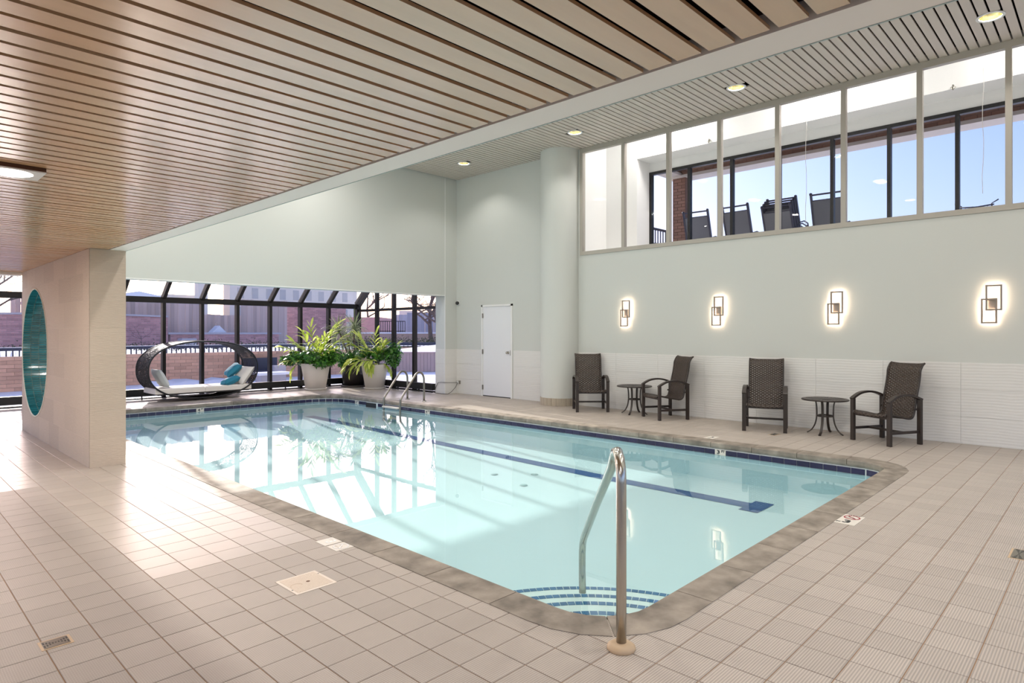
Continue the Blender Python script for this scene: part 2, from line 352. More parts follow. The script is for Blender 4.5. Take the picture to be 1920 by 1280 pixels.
# ------------------------------------------------------------------ key dimensions
XW = 10.394; XB0, XB1 = 1.99, 2.15; ZL, ZH = 2.44, 5.30
YB = 11.90; YG = 16.0; XE = 10.15; WZ = -0.15
PX0, PX1, PY0, PY1 = 2.66, 8.14, 1.86, 13.95        # pool inner edge
CW = 0.235                                          # coping width
RAD = {'nl': 0.34, 'nr': 0.32, 'fr': 0.72, 'fl': 0.45}
def rr_path(off=0.0, step=0.05):
    """points (x, y, nx, ny, s) round the pool, offset outwards; starts near-left going towards +X"""
    out = []; x0, x1, y0, y1 = PX0, PX1, PY0, PY1; s = 0.0
    def line(a, b, n):
        nonlocal s
        L = math.hypot(b[0]-a[0], b[1]-a[1]); k = max(1, int(L/step))
        for i in range(k): t = i/k; out.append((a[0]+(b[0]-a[0])*t, a[1]+(b[1]-a[1])*t, n[0], n[1], s+L*t))
        s += L
    def arc(c, r, a0):
        nonlocal s
        L = r*PI/2; k = max(6, int(L/step))
        for i in range(k):
            a = a0+PI/2*i/k; out.append((c[0]+r*math.cos(a), c[1]+r*math.sin(a), math.cos(a), math.sin(a), s+L*i/k))
        s += L
    r = RAD
    line((x0+r['nl'], y0), (x1-r['nr'], y0), (0, -1)); arc((x1-r['nr'], y0+r['nr']), r['nr'], -PI/2)
    line((x1, y0+r['nr']), (x1, y1-r['fr']), (1, 0)); arc((x1-r['fr'], y1-r['fr']), r['fr'], 0)
    line((x1-r['fr'], y1), (x0+r['fl'], y1), (0, 1)); arc((x0+r['fl'], y1-r['fl']), r['fl'], PI/2)
    line((x0, y1-r['fl']), (x0, y0+r['nl']), (-1, 0)); arc((x0+r['nl'], y0+r['nl']), r['nl'], PI)
    return [(p[0]+p[2]*off, p[1]+p[3]*off, p[2], p[3], p[4]) for p in out], s
_base, PLEN = rr_path(0, 0.02)
def path_at(s):
    s = s % PLEN; lo, hi = 0, len(_base)-1
    while lo < hi:
        mid = (lo+hi+1)//2
        if _base[mid][4] <= s: lo = mid
        else: hi = mid-1
    a = _base[lo]; b = _base[(lo+1) % len(_base)]; sb = b[4] if lo+1 < len(_base) else PLEN
    t = (s-a[4])/max(1e-6, sb-a[4]); n = Vector((a[2]+(b[2]-a[2])*t, a[3]+(b[3]-a[3])*t)).normalized()
    return a[0]+(b[0]-a[0])*t, a[1]+(b[1]-a[1])*t, n.x, n.y

# ------------------------------------------------------------------ FLOOR
ring, _ = rr_path(0.10, 0.25)
def floor_mesh():
    bm = bmesh.new(); z = -0.004
    outer = [(-3.4, -2.2), (XW+0.2, -2.2), (XW+0.2, 12.3), (XE+0.1, 12.3), (XE+0.1, YG+0.15), (-3.4, YG+0.15)]
    ev = [bm.verts.new((x, y, z)) for x, y in outer]; iv = [bm.verts.new((p[0], p[1], z)) for p in ring]
    es = [bm.edges.new((ev[i], ev[(i+1) % len(ev)])) for i in range(len(ev))]+[bm.edges.new((iv[i], iv[(i+1) % len(iv)])) for i in range(len(iv))]
    bmesh.ops.triangle_fill(bm, use_beauty=True, use_dissolve=False, edges=es)
    bmesh.ops.recalc_face_normals(bm, faces=bm.faces)
    for f in bm.faces:
        if f.normal.z < 0: f.normal_flip()
    me = bpy.data.meshes.new('floor'); bm.to_mesh(me); bm.free(); me.materials.append(M_grout); return me
floor = link('floor', floor_mesh()); tag(floor, 'beige ribbed tile pool deck', kind='structure')
PTX, PTY = 0.2105, 0.2095; OX, OY = 2.309, 1.514; J = 0.0045
F = Vector((math.cos(YAW), math.sin(YAW))); RT = Vector((math.sin(YAW), -math.cos(YAW)))
def proj(x, y, z=0.0):
    d = x*F.x+y*F.y; l = x*RT.x+y*RT.y
    if d < 0.3: return None
    return (960+1182*l/d, 624-1182*(z-1.5)/d)
def in_view(x, y, z=0.0, m=10):
    p = proj(x, y, z); return p is not None and -m < p[0] < 1920+m and -m < p[1] < 1280+m
CUT = (PX0-0.10, PX1+0.10, PY0-0.10, PY1+0.10)
DRAINS = [(0.60, 0.745, 3.645, 3.775), (5.33, 5.60, 0.43, 0.53), (1.752, 2.004, 3.39, 3.652), (2.296, 2.43, 3.862, 4.17), (5.378, 5.678, 1.475, 1.63)]
tiles = []
for i in range(-27, 39):
    for j in range(-18, 70):
        x0, x1 = OX+i*PTX+J/2, OX+(i+1)*PTX-J/2; y0, y1 = OY+j*PTY+J/2, OY+(j+1)*PTY-J/2
        if x0 > XW-0.01 or (y1 > 12.2 and x0 > XE-0.05) or y1 > YG+0.1: continue
        x1 = min(x1, XW); 
        if y1 > 12.2: x1 = min(x1, XE)
        ox = min(x1, CUT[1])-max(x0, CUT[0]); oy = min(y1, CUT[3])-max(y0, CUT[2])
        if ox > 0 and oy > 0:
            if ox >= x1-x0-1e-6 and oy >= y1-y0-1e-6: continue
            if oy >= y1-y0-1e-6:
                if x0 < CUT[0]: x1 = CUT[0]
                else: x0 = CUT[1]
            elif ox >= x1-x0-1e-6:
                if y0 < CUT[2]: y1 = CUT[2]
                else: y0 = CUT[3]
        if x1-x0 < 0.01 or y1-y0 < 0.01: continue
        cx, cy = (x0+x1)/2, (y0+y1)/2; area = 0
        if in_view(cx, cy, 0, 25):
            q = [proj(*c) for c in ((x0, y0), (x1, y0), (x1, y1), (x0, y1))]
            area = abs(sum(q[k][0]*q[(k+1) % 4][1]-q[(k+1) % 4][0]*q[k][1] for k in range(4)))/2 if all(q) else 0
        tiles.append((area, x0, x1, y0, y1))
tiles.sort(reverse=True)
cache = {}
for (a, x0, x1, y0, y1) in tiles[:300]:
    w, h = round(x1-x0, 4), round(y1-y0, 4)
    kd = tile_kind((x0+x1)/2, (y0+y1)/2); key = (w, h, kd)
    if key not in cache: cache[key] = MB().cbox(-w/2, w/2, -h/2, h/2, -0.006, 0, 0.0015).mesh('floor_tile', (M_ftile, M_ftile_d, M_ftile_p)[kd])
    link('floor_tile', cache[key], floor, ((x0+x1)/2, (y0+y1)/2, random.uniform(-0.0005, 0.0003)))
mbs = [MB(), MB(), MB()]
for (a, x0, x1, y0, y1) in tiles[300:]: mbs[tile_kind((x0+x1)/2, (y0+y1)/2)].cbox(x0, x1, y0, y1, -0.006, 0, 0.0015)
for mb, nm, mm_ in zip(mbs, ('ribbed_tiles_joined', 'studded_tiles_joined', 'smooth_tiles_joined'), (M_ftile_i, M_ftile_di, M_ftile_pi)): tag(mb.build(nm, mm_, floor), kind='stuff')

# ------------------------------------------------------------------ POOL
pool = empty('swimming_pool', (0, 0, 0)); tag(pool, 'rectangular swimming pool of turquoise water with concrete coping and navy waterline tiles', 'pool')
def strip(off, z0, z1, m, name, flip=False, step=0.12):
    pts, _ = rr_path(off, step); b = MB(); n = len(pts)
    for i in range(n):
        p = pts[i]; q = pts[(i+1) % n]
        b.quad([(p[0], p[1], z0), (p[0], p[1], z1), (q[0], q[1], z1), (q[0], q[1], z0)])
    return b.build(name, m, pool)
def fz(y): return -0.50 + 0.10*max(0.0, min(1.0, (y-5)/8.0))
pts, _ = rr_path(0.02, 0.3)
b = MB(); n = len(pts)
for i in range(n):
    p = pts[i]; q = pts[(i+1) % n]; b.quad([(p[0], p[1], fz(p[1])-0.02), (p[0], p[1], -0.166), (q[0], q[1], -0.166), (q[0], q[1], fz(q[1])-0.02)])
b.build('pool_wall', M_plaster, pool)
b = MB(); ys = [PY0-0.02, 5.0, 7, 9, 11, 13.0, PY1+0.02]
for y0, y1 in zip(ys, ys[1:]): b.quad([(PX0-0.02, y0, fz(y0)), (PX1+0.02, y0, fz(y0)), (PX1+0.02, y1, fz(y1)), (PX0-0.02, y1, fz(y1))])
b.build('pool_floor', M_plaster, pool)
strip(0.022, -0.166, -0.06, M_wgrout, 'grout_band')
# waterline tiles
NT = int(round(PLEN/0.1545)); ts = PLEN/NT; tcache = {}
marks = {}
for k in range(NT):
    s0 = k*ts; x, y, nx, ny = path_at(s0+ts/2)
    vis = (nx > 0.3 or ny > 0.3)
    p0 = path_at(s0+0.003); p1 = path_at(s0+ts-0.003)
    w = round(math.hypot(p1[0]-p0[0], p1[1]-p0[1]), 3)
    if w not in tcache: tcache[w] = MB().box(-w/2, w/2, -0.006, 0.0, -0.066, 0.0).mesh('waterline_tile', M_navy)
    ang = math.atan2(ny, nx)-PI/2
    if nx > 0.98 and min(abs(y-m) for m in (3.93, 10.2, 12.9)) < ts/2: marks[k] = (x, y, ang)
    elif ny > 0.98 and abs(x-5.0) < ts/2: marks[k] = (x, y, ang)
    elif nx > 0.98 and abs(y-12.3) < 0.2: continue
    else: link('waterline_tile', tcache[w], pool, (x+nx*0.017, y+ny*0.017, -0.093), (0, 0, ang))
fm = text_mesh('4', 0.12, M_ink, 'digit'); tm = text_mesh('3', 0.12, M_ink, 'digit'); ft = text_mesh('FT', 0.045, M_ink, 'lettering')
mk_me = MB().box(-0.075, 0.075, -0.008, 0.0, -0.075, 0.0).mesh('depth_marker_tile', M_markt)
for k, (x, y, ang) in marks.items():
    nx, ny = -math.sin(ang), math.cos(ang)
    t = link('depth_marker_tile', mk_me, pool, (x+nx*0.017, y+ny*0.017, -0.089), (0, 0, ang))
    link('digit', tm if abs(y-3.93) < 0.2 else fm, t, (-0.025, -0.0095, -0.036), (PI/2, 0, 0), (0.8, 0.56, 0.8))
    link('lettering', ft, t, (0.04, -0.0095, -0.022), (PI/2, 0, 0))
MB().box(PX1+0.012, PX1+0.10, 12.10, 12.50, -0.22, -0.10).build('skimmer_mouth', M_black, pool)
# coping blocks
prof = [(CW, 0.004), (0.02, 0.004), (0.006, 0.0), (0.0, -0.01), (0.0, -0.05), (0.008, -0.072), (0.03, -0.085), (CW, -0.085)]
NB = 60; bs = PLEN/NB; OFFS = -0.267
for k in range(NB):
    s0 = k*bs+OFFS; b = MB(); segs = 6; k0 = 0; g = 0.003
    for i in range(segs+1):
        x, y, nx, ny = path_at(s0+g+(bs-2*g)*i/segs)
        for (o, z) in prof: b.v.append((x+nx*o, y+ny*o, z))
    m = len(prof)
    for i in range(segs):
        for j in range(m): b.f.append((i*m+j, i*m+(j+1) % m, (i+1)*m+(j+1) % m, (i+1)*m+j)); b.sm.append(False)
    b.f.append(tuple(range(m))[::-1]); b.sm.append(False); b.f.append(tuple(segs*m+j for j in range(m))); b.sm.append(False)
    b.build('coping_block', M_cop, pool)
pts, _ = rr_path(0.0, 0.15); po, _ = rr_path(CW+0.012, 0.15)
b = MB(); n = len(pts)
for i in range(n):
    a, c, d, e = pts[i], pts[(i+1) % n], po[(i+1) % n], po[i]; b.quad([(a[0]+a[2]*0.02, a[1]+a[3]*0.02, -0.02), (c[0]+c[2]*0.02, c[1]+c[3]*0.02, -0.02), (d[0], d[1], -0.0035), (e[0], e[1], -0.0035)])
b.build('coping_joint', M_grout, pool)
# corner steps with arcs of blue nosing tiles
SC = (2.66, 1.86); n_me = {}
for (r, z) in ((0.76, -0.25), (1.09, -0.33), (1.38, -0.40), (1.64, -0.45)):
    b = MB(); seg = 28; k0 = len(b.v); b.v.append((SC[0]-0.05, SC[1]-0.05, z))
    for i in range(seg+1): a = -0.06+(PI/2+0.12)*i/seg; b.v.append((SC[0]+r*math.cos(a), SC[1]+r*math.sin(a), z))
    for i in range(seg+1): a = -0.06+(PI/2+0.12)*i/seg; b.v.append((SC[0]+r*math.cos(a), SC[1]+r*math.sin(a), -0.52))
    for i in range(seg):
        b.f.append((0, 1+i, 2+i)); b.sm.append(False); b.f.append((1+i, seg+2+i, seg+3+i, 2+i)); b.sm.append(False)
    b.build('pool_step', M_steptop, pool)
    nt = int(r*PI/2/0.052)
    me = MB().box(-0.0235, 0.0235, -0.024, 0.024, 0, 0.003).mesh('nosing_tile', M_step)
    for i in range(nt):
        a = (i+0.5)/nt*PI/2; link('nosing_tile', me, pool, (SC[0]+(r-0.028)*math.cos(a), SC[1]+(r-0.028)*math.sin(a), z+0.0005), (0, 0, a+PI/2))
# lane line on the pool floor
b = MB(); LX = 7.17; LWD = 0.115
yy = [3.05, 5, 7, 9, 11, 13.0, 13.3]
for y0, y1 in zip(yy, yy[1:]): b.quad([(LX-LWD, y0, fz(y0)+0.004), (LX+LWD, y0, fz(y0)+0.004), (LX+LWD, y1, fz(y1)+0.004), (LX-LWD, y1, fz(y1)+0.004)])
b.quad([(LX-0.24, 2.88, fz(3)+0.005), (LX+0.24, 2.88, fz(3)+0.005), (LX+0.24, 3.10, fz(3)+0.005), (LX-0.24, 3.10, fz(3)+0.005)])
b.build('lane_line', M_lane, pool)
for (x, y) in ((6.2, 6.3), (6.05, 5.6), (6.6, 5.9)):
    MB().lathe([(0.0, 0.006), (0.05, 0.006), (0.055, 0)], (0, 0), 14).xf(Matrix.Translation((x, y, fz(y)+0.003))).build('floor_fitting', mat('floor fitting', rgb(150, 186, 190), 0.6), pool)
# water surface
wp, _ = rr_path(0.018, 0.2); b = MB(); b.quad([(p[0], p[1], WZ) for p in wp]); b.build('water', G_water, pool)

# ------------------------------------------------------------------ WALLS
wr = struct('wall_right', MB().box(XW, XW+0.18, -2.2, 8.02, 0, 3.10).box(XW, XW+0.18, 8.02, 12.3, 0, ZH+0.2), M_wall, 'pale grey wall with a white wavy tile wainscot')
hd = MB(); hd.box(XB1, XW, YB, YB+0.36, 2.415, ZH+0.2).box(XE-0.13, XW, YB, YB+0.36, 0, 2.415)
wb_ = struct('wall_back', hd, M_wall, 'grey green header wall above the greenhouse opening')
struct('trim_1', MB().box(XB1, XE-0.13, YB-0.006, YB+0.01, 2.405, 2.425).box(XE-0.138, XE-0.122, YB-0.008, YB+0.008, 0, ZH), M_white, 'thin white corner bead of the header wall')
struct('wall_header_left', MB().box(-3.4, 1.80, 12.32, 12.62, 2.40, 5.3), M_white, 'white header over the left greenhouse opening')
def wainscot(parent, x0, x1, y0, y1, axis):
    Lw = (y1-y0) if axis == 'y' else (x1-x0); n = max(1, int(round(Lw/0.91))); w = Lw/n; hh = (0.0, 0.37, 0.74, 1.10)
    for i in range(n):
        for k in range(3):
            g = 0.0012
            if axis == 'y': b = MB().box(x0, x1, y0+i*w+g, y0+(i+1)*w-g, hh[k]+g, hh[k+1]-g)
            else: b = MB().box(x0+i*w+g, x0+(i+1)*w-g, y0, y1, hh[k]+g, hh[k+1]-g)
            b.build('wainscot_tile', M_wall_low, parent)
wainscot(wr, XW-0.009, XW, -2.2, 9.93, 'y'); wainscot(wr, XW-0.009, XW, 11.0, YB, 'y')
wainscot(wb_, XE-0.13, XW-0.009, YB-0.009, YB, 'x'); wainscot(wb_, XE-0.139, XE-0.13, YB, YB+0.36, 'y')
struct('wall_beam', MB().box(XB0, XB1, -2.2, 12.4, ZL, ZH+0.2), mat('beam paint lifted for bounce', rgb(250, 246, 240), 0.5), 'long white beam where the low ceiling meets the high one')  # white lightened to stand in for sunlight bounced onto the beam
struct('trim_2', MB().box(XB1-0.001, XB1+0.005, -2.2, 12.3, ZL-0.002, ZL+0.012), M_beamtrim, 'pale blue bead along the beam edge')
# walls out of view, with window openings added to let daylight in
def wall_with_daylight_openings(name, axis, c, a0, a1, z1, nwin, label):
    b = MB(); t = 0.2; w = (a1-a0)/nwin
    def bx(p0, p1, z0, zz):
        if axis == 'x': b.box(c-t, c, p0, p1, z0, zz)
        else: b.box(p0, p1, c-t, c, z0, zz)
    bx(a0, a1, 0, 0.5); bx(a0, a1, 2.2, z1)
    for i in range(nwin+1): bx(max(a0, a0+i*w-0.15), min(a1, a0+i*w+0.15), 0.5, 2.2)
    return struct(name, b, M_wall, label)
wall_with_daylight_openings('wall_left', 'x', -3.4, -2.2, 16.0, 2.6, 6, 'left wall with window openings added for daylight')
wall_with_daylight_openings('wall_near', 'y', -2.2, -3.4, XW, 5.4, 4, 'wall behind the camera with window openings added for daylight')

# ------------------------------------------------------------------ CEILINGS
ce = struct('ceiling', MB().box(-3.4, XB0-0.015, -2.2, 12.6, ZL+0.06, ZL+0.16), M_gapshade, 'low slatted wood ceiling over the near deck')
PS = 0.1145; sw = PS-0.025
sl = MB().box(-2.68, 2.68, -sw/2, sw/2, 0, 0.012).mesh('ceiling_slat', M_slat)
k = 0; y = 2.369-PS*39+PS/2
while y < 12.42:
    if y > -2.2: link('ceiling_slat', sl, ce, (-0.71+random.uniform(-0.004, 0.004), y+random.uniform(-0.0015, 0.0015), ZL+random.uniform(0, 0.002)))
    y += PS
ch = struct('ceiling_high', MB().box(XB1, XW+0.15, -2.2, YB+0.02, ZH+0.10, ZH+0.2), M_gapshade, 'high slatted ceiling over the pool')
LHX = XW-XB1; sl2 = MB().box(-LHX/2, LHX/2, -(PS-0.022)/2, (PS-0.022)/2, 0, 0.02).mesh('ceiling_slat', M_slat2)
DL = [1.10, 4.26, 7.42, 10.57]
y = 1.668-PS*33+PS/2
while y < YB-0.03:
    near = [d for d in DL if abs(y-d) < 0.15]; zz = ZH+random.uniform(0, 0.002); ww = (PS-0.022)/2
    if near:                                        # slats cut round the lamp openings
        hx = 0.004+math.sqrt(max(0.0, 0.119**2-max(0.0, abs(y-near[0])-ww)**2))
        for a, c in ((XB1, 9.45-hx), (9.45+hx, XW)): link('ceiling_slat', MB().box(-(c-a)/2, (c-a)/2, -ww, ww, 0, 0.02).mesh('ceiling_slat', M_slat2), ch, ((a+c)/2, y, zz))
    else: link('ceiling_slat', sl2, ch, ((XB1+XW)/2, y, zz))
    y += PS
# column
b = MB().lathe([(0.418, 0.16), (0.418, ZH+0.05)], (0, 0), 64)
colm = empty('round_column', (10.30, 8.476, 0)); tag(colm, 'round white floor to ceiling column between the door and the first wicker chair', 'column')
b.build('shaft', M_wall, colm)
tb = MB()
for i in range(26):
    a = 2*PI*i/26; tb.sweep([(0.424*math.cos(a+t), 0.424*math.sin(a+t), 0.08) for t in (0.006, 0.08, 0.16, 0.236)], [(-0.005, -0.078), (0.005, -0.078), (0.005, 0.078), (-0.005, 0.078)], smooth=False)
tb.build('base_tiles', mat('beige base tile', rgb(176, 164, 146), 0.5), colm)
MB().lathe([(0.416, 0.0), (0.416, 0.16)], (0, 0), 48).build('base_core', M_ltgrout, colm)

# ------------------------------------------------------------------ PIER with porthole
PXa, PXb, PYa, PYb = 1.795, 2.15, 8.21, 12.30; PC = (11.34, 1.217); PR = 0.923
pier = empty('wall_pier', (0, 0, 0)); tag(pier, 'stone tiled pier wall with a round teal lined porthole', kind='structure')
def boolean_cut(me, cyl):
    o = bpy.data.objects.new('tmp', me); COL.objects.link(o); md = o.modifiers.new('b', 'BOOLEAN'); md.operation = 'DIFFERENCE'; md.solver = 'EXACT'; md.object = cyl
    dg = bpy.context.evaluated_depsgraph_get(); dg.update(); out = bpy.data.meshes.new_from_object(o.evaluated_get(dg)); bpy.data.objects.remove(o); return out
cb = bmesh.new(); bmesh.ops.create_cone(cb, cap_ends=True, segments=96, radius1=PR, radius2=PR, depth=2.0, matrix=Matrix.Translation((1.97, PC[0], PC[1])) @ Matrix.Rotation(PI/2, 4, 'Y'))
cme = bpy.data.meshes.new('cut'); cb.to_mesh(cme); cb.free(); cyl = bpy.data.objects.new('cut', cme); COL.objects.link(cyl)
cyl.scale = (1, 1, 1)
core = MB().box(PXa+0.002, PXb-0.002, PYa+0.002, PYb-0.002, 0, ZL).mesh('core', M_ltgrout)
link('core', boolean_cut(core, cyl), pier)
TH, TW = 0.3113, 0.61
for side in (0, 1):
    x0, x1 = (PXa, PXa+0.01) if side == 0 else (PXb-0.01, PXb)
    for r_ in range(8):
        z0 = r_*TH; z1 = min(z0+TH, ZL); y = PYa-(0.0 if r_ % 2 else TW/2)
        if z1-z0 < 0.02: continue
        while y < PYb:
            a, c = max(y, PYa)+0.001, min(y+TW, PYb)-0.001; y += TW
            if c-a < 0.02: continue
            cs = [math.hypot(yy_-PC[0], zz_-PC[1]) for yy_ in (a, c) for zz_ in (z0, z1)]
            ny_ = max(a, min(PC[0], c)); nz_ = max(z0, min(PC[1], z1))
            if max(cs) < PR: continue
            me = MB().box(x0, x1, a, c, z0+0.001, z1-0.001).mesh('stone_tile', M_pier)
            if math.hypot(ny_-PC[0], nz_-PC[1]) < PR: me = boolean_cut(me, cyl)
            link('stone_tile', me, pier)
for r_ in range(8):
    z0 = r_*TH; z1 = min(z0+TH, ZL)
    MB().box(PXa, PXb, PYa, PYa+0.01, z0+0.001, z1-0.001).build('stone_tile', M_pier, pier)
    MB().box(PXa, PXb, PYb-0.01, PYb, z0+0.001, z1-0.001).build('stone_tile', M_pier, pier)
bpy.data.objects.remove(cyl)
# porthole lining
RL = PR-0.006
b = MB(); seg = 96
for i in range(seg):
    a0, a1 = 2*PI*i/seg, 2*PI*(i+1)/seg
    b.quad([(PXa, PC[0]+PR*math.cos(a0), PC[1]+PR*math.sin(a0)), (PXa, PC[0]+PR*math.cos(a1), PC[1]+PR*math.sin(a1)), (PXb, PC[0]+PR*math.cos(a1), PC[1]+PR*math.sin(a1)), (PXb, PC[0]+PR*math.cos(a0), PC[1]+PR*math.sin(a0))], True)
b.build('porthole_grout', M_ltgrout, pier)
b = MB()
for s_ in (PXa-0.004, PXb+0.0):
    b.sweep([(s_+0.002, PC[0]+PR*math.cos(2*PI*i/96), PC[1]+PR*math.sin(2*PI*i/96)) for i in range(96)], [(-0.01, -0.003), (0.012, -0.003), (0.012, 0.006), (-0.01, 0.006)], closed=True)
b.build('porthole_trim', M_ltgrout, pier)
NC = 148; LT = (PXb-PXa)/3.5; tw = 2*PI*RL/NC-0.007; stuff = MB(); me_t = MB().box(-LT/2+0.0025, LT/2-0.0025, -tw/2, tw/2, -0.004, 0.001).mesh('mosaic_tile', M_teal)
me_h = MB().box(-LT/4+0.0025, LT/4-0.0025, -tw/2, tw/2, -0.004, 0.001).mesh('mosaic_tile', M_teal)
cnt = 0
for i in range(NC):
    a = 2*PI*(i+0.5)/NC
    for k_, (xc, me) in enumerate(((PXa+LT/2, me_t), (PXa+1.5*LT, me_t), (PXa+2.5*LT, me_t), (PXa+3.25*LT, me_h))):
        M = Matrix.Translation((xc, PC[0]+RL*math.cos(a), PC[1]+RL*math.sin(a))) @ Matrix.Rotation(a+PI/2, 4, 'X')
        if math.cos(a) > 0.0 and k_ < 4:
            o = link('mosaic_tile', me, pier); o.matrix_local = M; cnt += 1
        else:
            hl = (LT/2 if k_ < 3 else LT/4)-0.0025; stuff.box(-hl, hl, -tw/2, tw/2, -0.004, 0.001, M)
tag(stuff.build('mosaic_joined', M_teal_i, pier), kind='stuff')

# ------------------------------------------------------------------ DOOR
dr = MB().box(XW-0.012, XW+0.02, 10.00, 10.93, 0.02, 2.12).build('door_1', M_door); tag(dr, 'plain white door with steel knob in the right wall', kind='structure')
MB().box(XW-0.03, XW+0.0, 9.955, 9.998, 0, 2.165).box(XW-0.03, XW, 10.932, 10.975, 0, 2.165).box(XW-0.03, XW, 9.955, 10.975, 2.122, 2.165).build('door_frame', M_white, dr)
for z in (0.21, 1.055, 1.91): MB().box(XW-0.034, XW-0.010, 10.915, 10.945, z-0.055, z+0.055).build('hinge', M_steel_d, dr)
kb = MB().lathe([(0.0, 0.0), (0.033, 0.0), (0.033, 0.006), (0.012, 0.012), (0.012, 0.035), (0.026, 0.045), (0.028, 0.06), (0.018, 0.07), (0.0, 0.072)], (0, 0), 20)
kb.xf(Matrix.Translation((XW-0.012, 10.09, 1.05)) @ Matrix.Rotation(-PI/2, 4, 'Y')).build('knob', M_steel, dr)
MB().box(XW-0.014, XW-0.011, 10.005, 10.03, 0.98, 1.10).build('latch_plate', M_steel_d, dr)
MB().box(XW-0.013, XW+0.01, 10.0, 10.93, 0.0, 0.019).build('gap_shade_strip', M_black, dr)  # solid black strip standing in for the dark gap under the door
# security camera, outlet, cord
sc = empty('security_camera', (XW, 11.83, 2.24)); tag(sc, 'small white dome security camera on the wall beside the header', 'camera')
MB().lathe([(0, 0.0), (0.06, 0.0), (0.06, 0.025), (0.05, 0.04), (0, 0.04)], (0, 0), 24).xf(Matrix.Rotation(-PI/2, 4, 'Y')).build('base', M_white, sc)
MB().lathe([(0.045, 0.035), (0.045, 0.07), (0.03, 0.09), (0, 0.095)], (0, 0), 24).xf(Matrix.Rotation(-PI/2, 4, 'Y') @ Matrix.Rotation(R(20), 4, 'X')).build('lens_body', M_ink, sc)
ot = empty('power_outlet', (XW, 11.80, 0.28)); tag(ot, 'grey metal outlet box low on the wall near the greenhouse', 'outlet')
MB().cbox(-0.04, 0.04, -0.06, 0.06, 0, 0.045, 0.004).xf(Matrix.Rotation(-PI/2, 4, 'Y')).build('box', M_steel_d, ot)
MB().box(-0.060, -0.045, -0.03, 0.03, -0.03, 0.035).build('plug', M_white, ot)
cd = MB().tube([(XW-0.05, 11.79, 0.28), (XW-0.12, 11.82, 0.27), (XE-0.15, 11.88, 0.285), (XE-0.17, 12.0, 0.29), (XE-0.16, 12.14, 0.27), (XE-0.155, 12.24, 0.12), (XE-0.155, 12.28, 0.02)], 0.006, 6)
cd.tube([(XW-0.05, 11.80, 0.27), (XW-0.12, 11.80, 0.16), (XW-0.26, 11.80, 0.05), (XE-0.14, 11.78, 0.012), (XE-0.2, 11.95, 0.01), (XE-0.17, 12.25, 0.015)], 0.006, 6)
tag(cd.build('extension_cord', M_cord), 'dark cord looping from the outlet to the greenhouse sill', 'cord')

# ------------------------------------------------------------------ CLERESTORY (interior window of the right wall)
cw_ = empty('window_1', (0, 0, 0)); tag(cw_, 'long interior clerestory window in a taupe frame', kind='structure')
Z0, Z1 = 3.10, 5.30; fw = 0.05
MB().box(XW-0.02, XW+0.07, -2.2, 8.02, Z0, Z0+0.075).build('sill', M_alu, cw_)
MB().box(XW-0.02, XW+0.07, -2.2, 8.02, Z1-0.09, Z1).build('head', M_alu, cw_)
ms_ = [7.985, 6.965, 5.98, 4.985, 3.99, 3.0, 2.01, 1.02, 0.03, -0.96, -2.17]
for y in ms_: MB().box(XW-0.02, XW+0.07, y-fw/2-0.01, y+fw/2+0.01, Z0+0.075, Z1-0.09).build('mullion', M_alu, cw_)
for a, c in zip(ms_, ms_[1:]): MB().box(XW+0.03, XW+0.036, c+fw/2, a-fw/2, Z0+0.075, Z1-0.09).build('glass_pane', G_int, cw_)

# ------------------------------------------------------------------ UPPER GALLERY behind it
up = MB(); XO, XI = 11.5, 12.0
up.box(XO, XO+0.12, 7.36, 8.3, 3.0, 6.1).box(XO, XO+0.12, -2.2, 7.36, 5.19, 6.1)         # inner plane with opening
up.box(XO+0.12, XI, 7.36, 7.5, 3.1, 5.19).box(XO+0.12, XI, -2.2, 7.5, 5.19, 5.3)         # reveal
up.box(XI, XI+0.15, -2.2, 7.36, 4.99, 5.3).box(XI, XI+0.15, -2.2, 7.36, 3.1, 3.18).box(XI, XI+0.15, 7.36, 8.3, 3.1, 5.3)
up.box(XW+0.1, XO+0.1, 8.15, 8.3, 3.0, 6.1).box(XW+0.1, XI+0.15, -2.35, -2.2, 3.0, 6.1)
up.box(XW+0.02, XI+0.15, -2.2, 8.3, 6.1, 6.2).box(XW+0.18, XI+0.15, -2.2, 8.3, 2.98, 3.1)
up.box(XW+0.0, XW+0.14, -2.2, 8.2, Z1, 6.1)
struct('wall_gallery', up, M_white, 'white walls of the upper gallery behind the clerestory')
w2 = empty('window_2', (0, 0, 0)); tag(w2, 'black framed outer window of the upper gallery', kind='structure')
MB().box(XI-0.02, XI+0.08, -2.2, 7.36, 4.93, 4.99).build('head', M_black, w2); MB().box(XI-0.02, XI+0.08, -2.2, 7.36, 3.18, 3.25).build('sill', M_black, w2)
m2 = [7.33, 6.42, 5.50, 4.58, 3.65, 2.76, 1.815, 0.9, 0.0, -0.9, -1.8]
for y in m2: MB().box(XI-0.02, XI+0.08, y-0.028, y+0.028, 3.25, 4.93).build('mullion', M_black, w2)
for a, c in zip(m2, m2[1:]): MB().box(XI+0.03, XI+0.036, c+0.028, a-0.028, 3.25, 4.93).build('glass_pane', G_pane, w2)
for (y, z, lab) in ((1.786, 5.13, 'small sprinkler head high in the gallery, right of the hanging cord'), (5.712, 5.15, 'small sprinkler head high in the gallery above the stacked chairs')):
    sp = empty('sprinkler_head', (XO-0.0, y, z+0.1)); tag(sp, lab, 'sprinkler', 'sprinkler heads in the gallery')
    MB().bar((0, 0, 0), (-0.05, 0, 0), 0.02, 0.02).bar((-0.05, 0, 0.01), (-0.05, 0, -0.06), 0.012, 0.012).build('pipe', M_steel_d, sp)
    MB().lathe([(0, 0), (0.035, 0), (0.0, -0.05)], (0, 0), 12).xf(Matrix.Translation((-0.05, 0, -0.03))).build('deflector', M_steel_d, sp)
